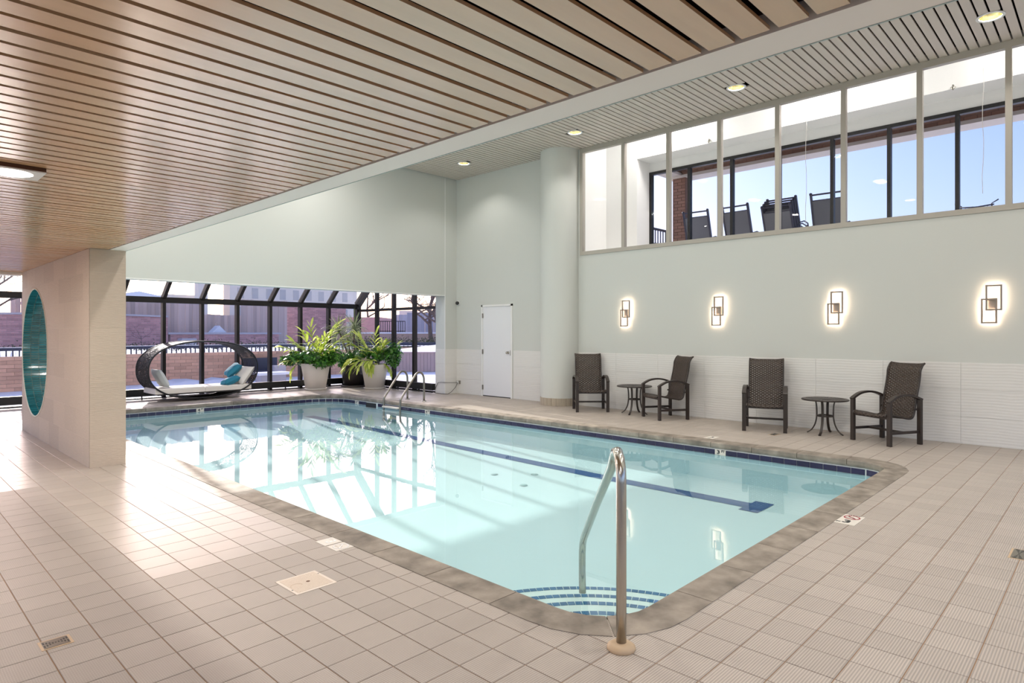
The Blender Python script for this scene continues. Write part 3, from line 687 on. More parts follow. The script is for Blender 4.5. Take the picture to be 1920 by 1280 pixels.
for (y, z0, z1, lab) in ((3.82, 3.35, 5.3, 'thin pale cord hanging in the gallery beside the right lounge chair'), (1.39, 3.5, 5.3, 'thin pale cord hanging in the gallery near the right end')):
    M_pc = mat('pale cord', rgb(190, 186, 180), 0.6); b = MB().tube([(11.2, y+0.01*math.sin(z0+i*1.7), z1+(z0-z1)*i/7) for i in range(8)], 0.004, 5)
    tag(b.build('hanging_cord', M_pc), lab, 'cord', 'cords hanging in the gallery')
for y in (0.5, 3.5, 6.5): add_light('gallery_fill_light', 'AREA', (11.0, y, 6.05), UP_W, size=0.5)  # unseen area lights added to brighten the gallery, no fixtures built

# balcony outside the gallery
bal = MB().box(12.15, 14.6, -2.4, 10.5, 2.95, 3.12); struct('balcony_floor', bal, M_conc, 'pale concrete balcony slab')
def brick_wall(origin, ux, length, z0, z1, bl, bh, thick, m_b, m_m, name, parent, indiv=None, joint=0.01):
    """running bond wall along unit vector ux (2-D). indiv(xc): True when a brick gets its own object"""
    ux = Vector(ux).normalized(); n = Vector((ux.y, -ux.x)); ang = math.atan2(ux.y, ux.x)
    M0 = Matrix.Translation((origin[0], origin[1], 0)) @ Matrix.Rotation(ang, 4, 'Z')
    MB().box(0, length, -thick+0.012, thick-0.012, z0, z1-0.004, M0).build(name, m_m, parent)
    st = MB(); r = 0; z = z0; n_ind = 0; cc = {}
    while z < z1-0.01:
        x = 0.0 if r % 2 == 0 else -bl/2
        while x < length-0.001:
            a, c = max(0, x)+joint/2, min(length, x+bl)-joint/2; x += bl
            if c-a < 0.02: continue
            zc0, zc1 = z+joint/2, min(z+bh, z1)-joint/2*(z+bh < z1)
            if indiv and indiv((a+c)/2):
                key = (round(c-a, 3), round(zc1-zc0, 3))
                if key not in cc: cc[key] = MB().box(-key[0]/2, key[0]/2, -thick, thick, -key[1]/2, key[1]/2).mesh('brick', m_b[0])
                o = link('brick', cc[key], parent); o.matrix_local = M0 @ Matrix.Translation(((a+c)/2, random.uniform(-0.003, 0.003), (zc0+zc1)/2)); n_ind += 1
            else: st.box(a, c, -thick, thick, zc0, zc1, M0)
        z += bh; r += 1
    if st.v: tag(st.build('bricks_joined', m_b[1], parent), kind='stuff')
    return n_ind
bc = empty('brick_balcony_frame', (0, 0, 0)); tag(bc, 'brown brick corner column and beam framing the balcony above', 'balcony')
brick_wall((13.98, 7.50), (0, 1), 0.34, 3.12, 5.25, 0.2, 0.075, 0.15, (M_bbrick, M_bbrick), M_bmort, 'column', bc)
brick_wall((14.05, -2.4), (0, 1), 10.3, 5.32, 5.95, 0.2, 0.075, 0.2, (M_bbrick, M_bbrick), M_bmort, 'beam', bc)
MB().box(13.83, 14.27, -2.4, 7.95, 5.25, 5.32).build('beam_trim', M_conc, bc)
MB().box(12.15, 14.27, 7.6, 8.0, 5.30, 5.36).build('side_trim', M_conc, bc)
MB().box(12.15, 13.85, 7.62, 7.98, 5.36, 5.95).build('side_beam', M_bmort, bc)
MB().box(11.9, 14.3, -2.4, 8.1, 5.95, 6.05).build('soffit', M_bmort, bc)
brl = empty('balcony_railing', (0, 0, 0)); tag(brl, 'dark balcony railing between the left window edge and the brick column', 'railing')
MB().bar((12.2, 8.02, 4.0), (13.95, 8.02, 4.0), 0.05, 0.05).build('top_rail', M_rail, brl); MB().bar((12.2, 8.02, 3.22), (13.95, 8.02, 3.22), 0.04, 0.04).build('bottom_rail', M_rail, brl)
for i in range(14): MB().bar((12.25+0.12*i, 8.02, 3.25), (12.25+0.12*i, 8.02, 3.98), 0.022, 0.022).build('baluster', M_rail, brl)
# sling lounge chairs (backs seen above the sill); local: y+ = facing, back leans to y-
def sling_lounge(label, loc, rz, group='sling chairs on the balcony', arms=True, H=1.18):
    e = empty('sling_lounge_chair', loc, rz); tag(e, label, 'chair', group); w = 0.29
    fr = MB()
    for s in (-1, 1):
        fr.bar((s*w, 0.28, 0.40), (s*w, -0.22, 0.36), 0.035, 0.05).bar((s*w, -0.22, 0.36), (s*w, -0.5, H), 0.035, 0.06)
        fr.lathe([(0, 0.03), (0.03, 0.015), (0.03, -0.02), (0, -0.03)], (s*w, -0.51), 10).bar((s*w, 0.2, 0), (s*w, 0.2, 0.58), 0.03, 0.03)
    fr.bar((-w, -0.495, H-0.02), (w, -0.495, H-0.02), 0.03, 0.03); fr.bar((-w, -0.46, H-0.13), (w, -0.46, H-0.13), 0.02, 0.02)
    fr.v = [(x, y, z+H) if (abs(z) <= 0.0301 and abs(y+0.51) < 0.05) else (x, y, z) for (x, y, z) in fr.v]
    fr.build('frame', M_rail, e)
    MB().quad([(-w, -0.24, 0.38), (w, -0.24, 0.38), (w, -0.47, H-0.14), (-w, -0.47, H-0.14)]).quad([(-w, 0.27, 0.42), (w, 0.27, 0.42), (w, -0.22, 0.38), (-w, -0.22, 0.38)]).build('sling', M_sling, e)
    for s in (-1, 1):
        MB().bar((s*w, -0.3, 0), (s*w, -0.3, 0.40), 0.03, 0.03).build('leg', M_rail, e)
        if arms: MB().tube([(s*(w+0.02), 0.2, 0.5), (s*(w+0.03), 0.12, 0.6), (s*(w+0.03), -0.1, 0.62), (s*(w+0.02), -0.33, 0.56)], 0.014, 6).build('arm', M_rail, e)
    return e
for (y, x, rz, lab) in ((7.05, 13.9, -1.50, 'grey sling chair back just right of the brick column, first of the row'), (6.06, 13.9, -1.60, 'grey sling chair back second from the left, before the stack'),
                        (4.20, 13.9, -1.54, 'grey sling chair back standing alone right of the stack'), (8.62, 13.9, -1.57, 'grey sling chair back at the far left edge of the gallery window')):
    sling_lounge(lab, (x, y, 3.12), rz)
for i in range(4): sling_lounge('grey sling chair nested in the balcony stack, %s' % ('lowest', 'second from the bottom', 'second from the top', 'topmost')[i], (13.82+0.05*i, 5.15-0.02*i, 3.08+0.055*i), -1.57, 'stacked sling chairs on the balcony', H=1.08)
rk = MB()
for t in (-0.25, 0.25): rk.tube([(14.2, 1.86+t, 3.6), (14.2, 1.86+t*0.9, 3.84), (14.2, 1.86+t*1.3, 3.9)], 0.012, 5)
rk.tube([(14.2, 1.6, 3.82), (14.2, 1.86, 3.8), (14.2, 2.12, 3.82)], 0.014, 5).tube([(14.2, 1.62, 3.78), (14.2, 2.1, 3.76)], 0.01, 5)
for i in range(9): rk.bar((14.2, 1.64+i*0.055, 3.12), (14.2, 1.64+i*0.055, 3.82), 0.008, 0.008)
tag(rk.build('metal_rack', M_rail), 'low pale blue metal rack on the balcony near the right cord', 'rack')

# ------------------------------------------------------------------ GREENHOUSE glazing
gh = empty('window_3', (0, 0, 0)); tag(gh, 'bronze framed lean-to greenhouse glazing at the far end', kind='structure')
SLP = math.tan(R(41)); ZT = 2.33
def roofz(y): return ZT-0.02+(YG-y)*SLP
mx = [4.955+0.85*i for i in range(-9, 7)]
mx = [x for x in mx if x > -3.3 and x < XE-0.3]
MB().box(-3.4, XE, YG-0.08, YG+0.08, 2.20, ZT).build('transom', M_bronze, gh)
MB().box(-3.4, XE, YG-0.06, YG+0.08, -0.01, 0.03).box(XE-0.03, XE+0.1, 12.26, YG, -0.01, 0.03).build('sill', M_bronze, gh)
for x in mx:
    MB().box(x-0.035, x+0.035, YG-0.08, YG+0.06, 0.03, 2.20).build('mullion', M_bronze, gh)
    o = MB().bar((x, YG, ZT-0.03), (x, 12.3, roofz(12.3)-0.03), 0.075, 0.13); o.build('rafter', M_bronze, gh)
MB().box(XE-0.08, XE+0.06, YG-0.10, YG+0.08, 0.0, ZT).build('corner_post', M_bronze, gh)
MB().bar((XE, YG, ZT-0.03), (XE, 12.3, roofz(12.3)-0.03), 0.12, 0.2).build('end_rafter', M_bronze, gh)
ee = [15.0, 14.2, 13.28]
for y in ee: MB().box(XE-0.05, XE+0.05, y-0.045, y+0.045, 0.03, roofz(y)-0.06).build('mullion', M_bronze, gh)
MB().box(XE-0.05, XE+0.05, 12.22, 12.30, 0.0, 5.3).build('mullion', M_bronze, gh)
MB().box(XE-0.045, XE+0.045, 12.26, YG, 2.11, 2.18).build('end_transom', M_bronze, gh)
xs = [-3.4]+mx+[XE]
for a, c in zip(xs, xs[1:]):
    MB().box(a+0.03, c-0.03, YG+0.0, YG+0.006, 0.03, 2.20).build('glass_pane', G_pane, gh)
    y0, y1 = YG, 12.3; b = MB().quad([(a+0.03, y0, roofz(y0)), (c-0.03, y0, roofz(y0)), (c-0.03, y1, roofz(y1)), (a+0.03, y1, roofz(y1))]); b.build('roof_pane', G_roof, gh)
yy = [12.28]+sorted(ee)+[YG-0.05]
for a, c in zip(yy, yy[1:]):
    MB().box(XE, XE+0.006, a+0.03, c-0.03, 0.03, 2.11).build('glass_pane', G_pane, gh)
    MB().quad([(XE, a+0.03, 2.18), (XE, c-0.03, 2.18), (XE, c-0.03, roofz(c)-0.05), (XE, a+0.03, roofz(a)-0.05)]).build('glass_pane', G_pane, gh)
struct('wall_outer', MB().box(-3.4, XW+0.2, 12.26, 12.5, 5.2, 6.3).box(XW, XW+0.3, 12.25, 12.5, 0, 6.2), M_conc, 'outer wall above the greenhouse')
# baseboard heater: black casing on short feet in front of the glass
ht = empty('baseboard_heater', (0, 0, 0)); tag(ht, 'long black baseboard heater casing along the greenhouse glass', 'heater')
MB().box(-3.3, XE-0.1, YG-0.20, YG-0.10, 0.07, 0.235).build('casing', M_black, ht)
MB().box(XE-0.2, XE-0.1, 12.3, YG-0.2, 0.07, 0.235).build('casing', M_black, ht)
MB().tube([(-3.3, YG-0.17, 0.02), (XE-0.2, YG-0.17, 0.02), (XE-0.2, 12.3, 0.02)], 0.012, 6).build('pipe', M_black, ht)
for x in [mx[0]+1.7*i for i in range(8)]: MB().box(x+0.35, x+0.37, YG-0.17, YG-0.13, 0, 0.07).build('foot', M_black, ht)
for y in (12.9, 13.8, 14.6): MB().box(XE-0.17, XE-0.13, y, y+0.02, 0, 0.07).build('foot', M_black, ht)

# ------------------------------------------------------------------ LAMPS and added fill lights
for i, y in enumerate(DL):
    e = empty('recessed_downlight', (9.45, y, ZH)); tag(e, ('recessed gold downlight nearest the camera above the right windows', 'recessed downlight second from the right in the high ceiling', 'recessed gold downlight just above the round column', 'recessed gold downlight farthest away near the header wall')[i], 'light', 'recessed downlights in the high ceiling')
    MB().lathe([(0.145, -0.006), (0.145, 0.004), (0.115, 0.004), (0.115, -0.006), (0.145, -0.006)], (0, 0), 32).build('trim_ring', M_white, e)
    MB().lathe([(0.118, -0.004), (0.105, 0.04), (0.085, 0.085), (0.06, 0.094), (0, 0.095)], (0, 0), 32).build('reflector', M_gold, e)
for y in DL+[-1.0]:
    add_light('downlight_or_fill', 'AREA', (9.45, y, ZH+0.085), HIGH_W*0.35, size=0.07)
    for x in (6.3, 3.3): add_light('downlight_or_fill', 'AREA', (x, y, ZH-0.03), HIGH_W, size=0.25)  # unseen rows without fixtures, added as fill light
def box_light(loc, lab, group='square ceiling lights in the low ceiling'):
    e = empty('ceiling_light', loc); tag(e, lab, 'light', group)
    MB().box(-0.148, 0.148, -0.13, 0.13, 0.0, 0.03).build('housing', mat('brown lamp box', rgb(96, 60, 40), 0.5), e)
    MB().box(-0.149, 0.149, -0.131, 0.131, -0.006, 0.0).build('cover_plate', M_white, e)
    MB().lathe([(0, -0.012), (0.09, -0.012), (0.108, -0.006)], (0, 0), 28).build('lens', M_lens, e)
    add_light('ceiling_light_bulb', 'AREA', (0, 0, -0.02), LOW_W, size=0.2, parent=e)
    return e
box_light((0.61, 4.56, 2.42), 'small square ceiling light with a lit round lens at the left edge')
for (x, y) in ((0.5, 0.4), (-2.0, 1.5), (-2.0, 5.5), (0.5, 7.6), (-1.6, 9.6)):
    add_light('low_fill_light', 'AREA', (x, y, ZL-0.02), LOW_W, size=0.25)  # unseen area lights added as fill over the near deck
# sconces: two overlapping offset frames on a square plate; local x = along wall (world -Y), z up, y = out of wall (-X)
def sconce(y, lab):
    e = empty('wall_sconce', (XW, y, 1.88)); tag(e, lab, 'wall light', 'wall sconces above the wicker chairs')
    def frame(yc0, yc1, z0, z1, xo, nm):
        t, dp = 0.021, 0.02; b = MB()
        b.box(xo, xo+dp, yc0, yc1, z0, z0+t).box(xo, xo+dp, yc0, yc1, z1-t, z1).box(xo, xo+dp, yc0, yc0+t, z0+t, z1-t).box(xo, xo+dp, yc1-t, yc1, z0+t, z1-t)
        f = b.build(nm, M_lampgrey, e)
        g = MB(); k = 0.004; g.box(xo+dp, xo+dp+0.003, yc0+k, yc1-k, z0+k, z0+t-k).box(xo+dp, xo+dp+0.003, yc0+k, yc1-k, z1-t+k, z1-k).box(xo+dp, xo+dp+0.003, yc0+k, yc0+t-k, z0+t, z1-t).box(xo+dp, xo+dp+0.003, yc1-t+k, yc1-k, z0+t, z1-t)
        g.build('led_strip', M_led, f)
    frame(-0.115, 0.062, -0.085, 0.252, -0.075, 'upper_frame'); frame(-0.062, 0.112, -0.255, 0.075, -0.060, 'lower_frame')
    MB().box(-0.04, 0.0, -0.055, 0.055, -0.075, 0.07).build('back_plate', M_lampgrey, e)
for y, lab in ((6.887, 'leftmost lit wall sconce of two offset frames, above the first wicker chair'), (4.995, 'lit wall sconce of two offset frames, second from the left'), (3.102, 'lit wall sconce of two offset frames, third from the left, above the right side table'), (1.194, 'rightmost lit wall sconce of two offset frames, beyond the last chair')):
    sconce(y, lab)

# ------------------------------------------------------------------ CHAIRS
def smooth_pts(P, n):
    out = []; m = len(P)
    for i in range(m-1):
        p0 = P[max(i-1, 0)]; p1 = P[i]; p2 = P[i+1]; p3 = P[min(i+2, m-1)]
        for k in range(n):
            t = k/n; out.append(tuple(0.5*((2*p1[c])+(-p0[c]+p2[c])*t+(2*p0[c]-5*p1[c]+4*p2[c]-p3[c])*t*t+(-p0[c]+3*p1[c]-3*p2[c]+p3[c])*t**3) for c in range(len(p1))))
    out.append(tuple(P[-1])); return out
def make_chair():
    e = empty('wicker_armchair')
    for s in (-1, 1):
        for y, h in ((0.27, 0.585), (-0.27, 0.60)):
            MB().box(s*0.29-0.0275, s*0.29+0.0275, y-0.02, y+0.02, 0, h).build('leg', M_chair, e)
        arm = smooth_pts([(0.292, 0.575), (0.25, 0.605), (0.14, 0.655), (0.0, 0.672), (-0.14, 0.655), (-0.292, 0.603)], 4)
        MB().sweep([(s*0.29, y, z) for y, z in arm], [(-0.03, -0.014), (0.03, -0.014), (0.03, 0.014), (-0.03, 0.014)], fixed=(1, 0, 0), smooth=False).build('arm', M_chair, e)
        MB().bar((s*0.285, 0.25, 0.17), (s*0.285, -0.25, 0.17), 0.022, 0.035).build('side_stretcher', M_chair, e)
        MB().bar((s*0.275, -0.27, 0.47), (s*0.262, -0.2, 0.47), 0.02, 0.025).build('back_bracket', M_chair, e)
    MB().bar((-0.285, 0.0, 0.17), (0.285, 0.0, 0.17), 0.022, 0.03).build('cross_stretcher', M_chair, e)
    MB().bar((-0.27, 0.265, 0.372), (0.27, 0.265, 0.372), 0.025, 0.04).build('front_rail', M_chair, e)
    P = smooth_pts([(0.30, 0.385), (0.285, 0.415), (0.20, 0.405), (0.08, 0.385), (-0.06, 0.355), (-0.14, 0.345), (-0.195, 0.37), (-0.225, 0.45), (-0.255, 0.60), (-0.305, 0.80), (-0.325, 0.92), (-0.335, 0.99), (-0.375, 1.06), (-0.41, 1.085)], 3)
    n = len(P); W2 = 0.25; b = MB(); cols = 7; L_ = 0; ll = [0]
    for i in range(1, n): L_ += math.hypot(P[i][0]-P[i-1][0], P[i][1]-P[i-1][1]); ll.append(L_)
    for i, (y, z) in enumerate(P):
        for j in range(cols):
            u = j/(cols-1)*2-1; sag = 0.018*(1-u*u)
            b.v.append((u*W2, y-(sag if z > 0.5 else 0)*1.0, z-(sag if z < 0.5 else (sag if i > n-3 else 0))))
    for i in range(n-1):
        for j in range(cols-1): b.f.append((i*cols+j, i*cols+j+1, (i+1)*cols+j+1, (i+1)*cols+j)); b.sm.append(True)
    me = b.mesh('woven_seat', M_woven); uvl = me.uv_layers.new(name='UVMap')
    for poly in me.polygons:
        for li in poly.loop_indices:
            vi = me.loops[li].vertex_index; uvl.data[li].uv = ((vi % cols)/(cols-1), ll[vi//cols]/L_*1.0)
    o = link('woven_seat', me, e); sm = o.modifiers.new('s', 'SOLIDIFY'); sm.thickness = 0.008
    for s in (-1, 1): MB().tube([(s*W2, y, z) for y, z in P], 0.014, 7).build('seat_rail', M_chair, e)
    return e
CH = [((9.86, 7.36), math.atan2(-0.60, -0.60), 'wicker armchair beside the round column, turned to face the camera'),
      ((9.90, 5.76), math.atan2(0.50, -0.86), 'wicker armchair right of the left side table, seen from its side'),
      ((9.80, 3.95), math.atan2(-0.33, -0.94), 'wicker armchair left of the right side table, seen from the front'),
      ((9.82, 2.30), math.atan2(0.46, -0.88), 'wicker armchair at the right end, right of the second side table')]
ch0 = make_chair()
for i, ((x, y), a, lab) in enumerate(CH):
    c = ch0 if i == 0 else copy_tree(ch0)
    c.location = (x, y, 0); c.rotation_euler = (0, 0, a-PI/2); tag(c, lab, 'chair', 'brown wicker armchairs along the wall')
def make_table():
    e = empty('side_table'); Rr = 0.325; z = 0.525
    t = MB().lathe([(Rr-0.055, z-0.012), (Rr-0.01, z-0.022), (Rr, z-0.012), (Rr-0.01, z), (Rr-0.055, z), (Rr-0.055, z-0.012)], (0, 0), 40)
    t.lathe([(0.0, z), (0.11, z), (0.11, z-0.012), (0, z-0.012)], (0, 0), 28)
    for i in range(32):
        if i % 8 in (0,): continue
        a = 2*PI*i/32; ca, sa = math.cos(a), math.sin(a); t.bar((0.1*ca, 0.1*sa, z-0.006), ((Rr-0.05)*ca, (Rr-0.05)*sa, z-0.006), 0.03, 0.010)
    for i in range(4):
        a = 2*PI*i*8/32; ca, sa = math.cos(a), math.sin(a); t.bar((0.1*ca, 0.1*sa, z-0.006), ((Rr-0.05)*ca, (Rr-0.05)*sa, z-0.006), 0.07, 0.010)
    t.build('table_top', M_chair, e)
    lp = smooth_pts([(0.165, 0.505), (0.14, 0.495), (0.122, 0.44), (0.115, 0.33), (0.118, 0.24), (0.14, 0.14), (0.19, 0.05), (0.25, 0.006)], 3)
    for i in range(4):
        a = PI/4+i*PI/2+0.35; ca, sa = math.cos(a), math.sin(a)
        MB().sweep([(r*ca, r*sa, z_) for r, z_ in lp], [(-0.017, -0.006), (0.017, -0.006), (0.017, 0.006), (-0.017, 0.006)], fixed=(-sa, ca, 0), smooth=False).build('leg', M_chair, e)
    MB().lathe([(0.10, 0.262), (0.118, 0.262), (0.118, 0.282), (0.10, 0.282), (0.10, 0.262)], (0, 0), 24).build('ring', M_chair, e)
    return e
t0 = make_table(); t0.location = (10.02, 6.47, 0); tag(t0, 'round slatted bronze side table between the first two wicker chairs', 'table', 'round side tables along the wall')
t0.rotation_euler = (0, 0, 0.62); t1 = copy_tree(t0); t1.location = (9.97, 3.13, 0); t1.rotation_euler = (0, 0, 0.45); tag(t1, 'round slatted bronze side table between the right pair of wicker chairs', 'table', 'round side tables along the wall')

# ------------------------------------------------------------------ HAND RAIL and LADDER
hr = empty('pool_handrail', (2.52, 1.70, 0)); tag(hr, 'bent stainless handrail standing on the near corner of the pool', 'handrail')
dg = Vector((1.09, 1.075)).normalized()
RP = [(0, 0.0), (0, 0.4), (0, 0.79), (0.012, 0.85), (0.045, 0.895), (0.10, 0.918), (0.155, 0.905), (0.20, 0.868), (0.25, 0.815), (0.8, 0.47), (1.40, 0.07), (1.46, 0.01), (1.485, -0.06), (1.49, -0.2), (1.47, -0.34)]
pp = [(dg.x*s, dg.y*s, z) for s, z in RP]; MB().tube(pp, 0.0245, 20).build('rail_tube', M_steel, hr)
MB().lathe([(0.024, 0.034), (0.045, 0.03), (0.066, 0.016), (0.068, 0.004), (0.066, 0.0)], (0, 0), 32).build('escutcheon', M_beige, hr)
ld = empty('pool_ladder', (0, 0, 0)); tag(ld, 'stainless pool ladder with two curved rails on the far right side', 'ladder')
for y in (11.6, 11.0):
    LP = smooth_pts([(8.66, 0.0), (8.66, 0.42), (8.65, 0.53), (8.60, 0.615), (8.52, 0.64), (8.44, 0.60), (8.36, 0.50), (8.06, 0.12), (8.03, 0.05), (8.02, -0.1), (8.02, -0.45)], 4)
    MB().tube([(x, y, z) for x, z in LP], 0.022, 12).build('rail', M_steel_d, ld)
    MB().lathe([(0.022, 0.02), (0.05, 0.015), (0.055, 0.0)], (8.66, y), 20).build('flange', M_steel_d, ld)
for z in (-0.105, -0.33): MB().box(7.96, 8.06, 11.02, 11.58, z-0.014, z+0.014).build('tread', M_markt, ld)

# ------------------------------------------------------------------ DECK FITTINGS
def drain(cx, cy, lx, ly, lab, rz=0):
    e = empty('floor_drain', (cx, cy, 0.0), rz); tag(e, lab, 'drain', 'floor drains in the deck')
    MB().box(-lx/2-0.012, lx/2+0.012, -ly/2-0.012, ly/2+0.012, -0.003, 0.0015).build('surround', M_beige, e)
    MB().box(-lx/2, lx/2, -ly/2, ly/2, 0.0015, 0.003).build('plate', M_steel_d, e)
    h = MB()
    for i in range(9):
        t = abs(i-4)/4.0; x = (i-4)/4.5*lx/2
        for s in (-1, 1): h.box(x-lx*0.03, x+lx*0.03, s*ly*0.22*max(t, 0.12)-ly*0.14*max(t, 0.2), s*ly*0.22*max(t, 0.12)+ly*0.14*max(t, 0.2), 0.003, 0.0034)
    h.build('slots', M_black, e)
drain(0.672, 3.71, 0.105, 0.09, 'small steel floor drain in the near left tiles')
drain(5.46, 0.48, 0.23, 0.075, 'small steel floor drain at the right edge of the picture')
drain(9.41, 3.66, 0.17, 0.08, 'small dark floor drain in front of the third wicker chair')
sk = empty('skimmer_cover', (1.878, 3.52, 0)); tag(sk, 'cream plastic skimmer cover plate set in the deck tiles', 'cover')
MB().cbox(-0.13, 0.13, -0.135, 0.135, -0.002, 0.003, 0.001).build('plate', M_cream, sk)
b = MB().box(-0.112, 0.112, -0.117, 0.117, 0.003, 0.0038)
b.build('ribbed_panel', mat('cream ribbed', rgb(222, 204, 184), 0.5, bump=0.4, bscale=160, stretch=(8, 0.2, 1)), sk)
MB().lathe([(0, 0.0042), (0.012, 0.0042)], (0.012, 0.0), 16).build('finger_hole', mat('hole brown', rgb(110, 76, 50), 0.7), sk)
for x, y in ((-0.118, -0.06), (0.118, 0.07)): MB().lathe([(0, 0.0038), (0.005, 0.0038)], (x, y), 10).build('screw', M_ink, sk)
b = MB().sweep([(-0.07+0.035*math.cos(a), -0.02+0.035*math.sin(a), 0.0041) for a in [i*PI/12 for i in range(13)]], [(-0.001, 0), (0.001, 0), (0.001, 0.0006), (-0.001, 0.0006)]); b.build('embossed_arc', M_beige, sk)
def deck_marker(name, cx, cy, w, h, rz, lab, parts):
    e = empty(name, (cx, cy, 0.0), rz); tag(e, lab, 'marker', 'depth and no diving markers on the deck')
    MB().box(-w/2, w/2, -h/2, h/2, -0.002, 0.0022).build('tile', M_markt, e)
    for (me, x, y, sc_, r_) in parts: link(me.name.split('.')[0], me, e, (x, y, 0.0028), (0, 0, r_), (sc_, sc_, 1))
def no_diving(m_ring, m_fig):
    ring_ = MB().lathe([(0.052, 0.0), (0.064, 0.0), (0.064, 0.0008), (0.052, 0.0008), (0.052, 0)], (0, 0), 28); ring_.bar((-0.04, 0.04, 0.0004), (0.04, -0.04, 0.0004), 0.009, 0.0008)
    fig = MB().bar((-0.03, 0.012, 0.0003), (0.01, 0.0, 0.0003), 0.012, 0.0006).bar((0.01, 0.0, 0.0003), (0.03, -0.022, 0.0003), 0.009, 0.0006).bar((-0.04, -0.026, 0.0003), (0.035, -0.032, 0.0003), 0.005, 0.0006)
    return ring_.mesh('no_diving_ring', m_ring), fig.mesh('diver_figure', m_fig)
rr_, ff_ = no_diving(M_red, M_ink); rw, fw_ = no_diving(mat('faint white ink', rgb(236, 232, 228), 0.5), mat('faint grey ink', rgb(206, 196, 186), 0.5))
nd = text_mesh('NO DIVING', 0.018, M_ink, 'caption')
deck_marker('depth_marker', 5.528, 1.552, 0.30, 0.155, PI, 'white deck marker reading 3 FT with a red no diving sign on the right deck', [(tm, -0.0+0.07, 0.0, 1.0, PI/2), (ft, 0.105, -0.052, 0.7, PI/2), (rr_, -0.07, 0.0, 0.95, PI/2), (ff_, -0.07, 0.0, 0.95, PI/2), (nd, -0.139, 0.0, 0.9, PI/2)])
fw3 = text_mesh('3', 0.12, MATS['faint white ink'], 'digit'); fwt = text_mesh('FT', 0.045, MATS['faint white ink'], 'lettering')
deck_marker('depth_marker', 2.363, 4.09, 0.134, 0.15, -PI/2, 'faded deck tile reading 3 FT beside the left coping', [(fw3, 0.015, 0.0, 0.9, 0), (fwt, -0.045, 0.03, 0.7, 0)])
deck_marker('no_diving_marker', 2.363, 3.935, 0.134, 0.15, -PI/2, 'faded no diving deck tile just nearer than the 3 FT tile', [(rw, 0, 0, 0.9, 0), (fw_, 0, 0, 0.9, 0)])
deck_marker('depth_marker', 8.49, 4.20, 0.14, 0.26, -PI/2, 'small white depth marker on the far deck below the third chair', [(tm, 0.0, 0.04, 0.8, 0), (ft, 0.0, -0.06, 0.8, 0)])

# ------------------------------------------------------------------ DAYBED with cushions
db = empty('rattan_daybed', (5.45, 15.15, 0)); tag(db, 'oval dark rattan daybed with a woven hoop canopy on the far deck', 'daybed')
def hoop(t, y, k=1.0):
    c, s = math.cos(t), math.sin(t); ex = 2/2.35
    x = 1.17*k*math.copysign(abs(c)**ex, c); z = 0.68+0.63*k*math.copysign(abs(s)**ex, s)
    return (x, y, z)
TT = [2*PI*i/72 for i in range(72)]
for y in (-0.40, 0.42): MB().tube([hoop(t, y) for t in TT], 0.018, 8, closed=True).build('hoop_rim', M_black, db)
for i in range(1, 12):
    y = -0.40+0.82*i/12; MB().tube([hoop(t, y+0.01*math.sin(5*t+i), 0.995) for t in TT], 0.009, 5, closed=True).build('woven_strand', M_rattan, db)
rnd = random.Random(3); wv = MB()
for i in range(3600):
    t = rnd.uniform(0.5*PI, 1.5*PI) if i < 2100 else rnd.uniform(1.2*PI, 1.95*PI) if i < 3350 else rnd.uniform(0.1*PI, 0.5*PI)
    y = rnd.uniform(-0.40, 0.42); dt = rnd.uniform(-0.10, 0.10); dy = rnd.uniform(-0.12, 0.12); y2 = max(-0.4, min(0.42, y+dy))
    wv.bar(hoop(t, y, 0.99), hoop(t+dt, y2, 1.0), 0.010, 0.007)
tag(wv.build('random_weave', M_rattan, db), kind='stuff')
MB().box(-0.98, 0.98, -0.38, 0.40, 0.155, 0.185).build('seat_platform', M_rattan, db)
def cushion(name, loc, sx, sy, sz, rot, m, lab, group=None, cat='cushion', piping=None):
    bm = bmesh.new(); bmesh.ops.create_grid(bm, x_segments=10, y_segments=10, size=0.5)
    top = [v for v in bm.verts]
    me = bpy.data.meshes.new(name); v = []; f = []; sm = []; N_ = 11
    bm.free()
    for side in (1, -1):
        k0 = len(v)
        for i in range(N_):
            for j in range(N_):
                a, c = i/(N_-1)*2-1, j/(N_-1)*2-1; h = (max(0, 1-a**4)*max(0, 1-c**4))**0.45
                pin = 1-0.07*(1-abs(a)**2)*abs(c)**3-0.0; pin2 = 1-0.07*(1-abs(c)**2)*abs(a)**3
                v.append((a*pin2*sx/2, c*pin*sy/2, side*h*sz/2+0.004*math.sin(9*a+4*c)*h))
        for i in range(N_-1):
            for j in range(N_-1):
                q = (k0+i*N_+j, k0+(i+1)*N_+j, k0+(i+1)*N_+j+1, k0+i*N_+j+1); f.append(q if side == 1 else q[::-1]); sm.append(True)
    me.from_pydata(v, [], f); me.polygons.foreach_set('use_smooth', sm); me.materials.append(m)
    o = link(name, me, None, loc, rot); tag(o, lab, cat, group); return o
def mattress(x0, x1, lab):
    b = MB(); n = 8; b.cbox(x0, x1, -0.385, 0.40, 0, 0.115, 0.025); o = b.build('seat_cushion', M_cush); o.location = (5.45, 15.15, 0.186); tag(o, lab, 'cushion', 'cream seat cushions on the daybed')
mattress(-1.03, -0.012, 'left cream seat cushion of the daybed'); mattress(-0.008, 1.03, 'right cream seat cushion of the daybed')
cushion('throw_pillow', (4.62, 15.1, 0.51), 0.46, 0.5, 0.15, (0, R(62), 0), M_cushg, 'pale grey pillow leaning inside the left end of the daybed')
cushion('throw_pillow', (6.38, 15.02, 0.50), 0.52, 0.5, 0.19, (0, R(-52), R(8)), M_cush, 'large cream pillow leaning inside the right end of the daybed')
cushion('throw_pillow', (6.22, 15.18, 0.62), 0.42, 0.36, 0.17, (R(10), R(-42), R(-14)), M_tealf, 'upper teal pillow resting on the cream pillow')
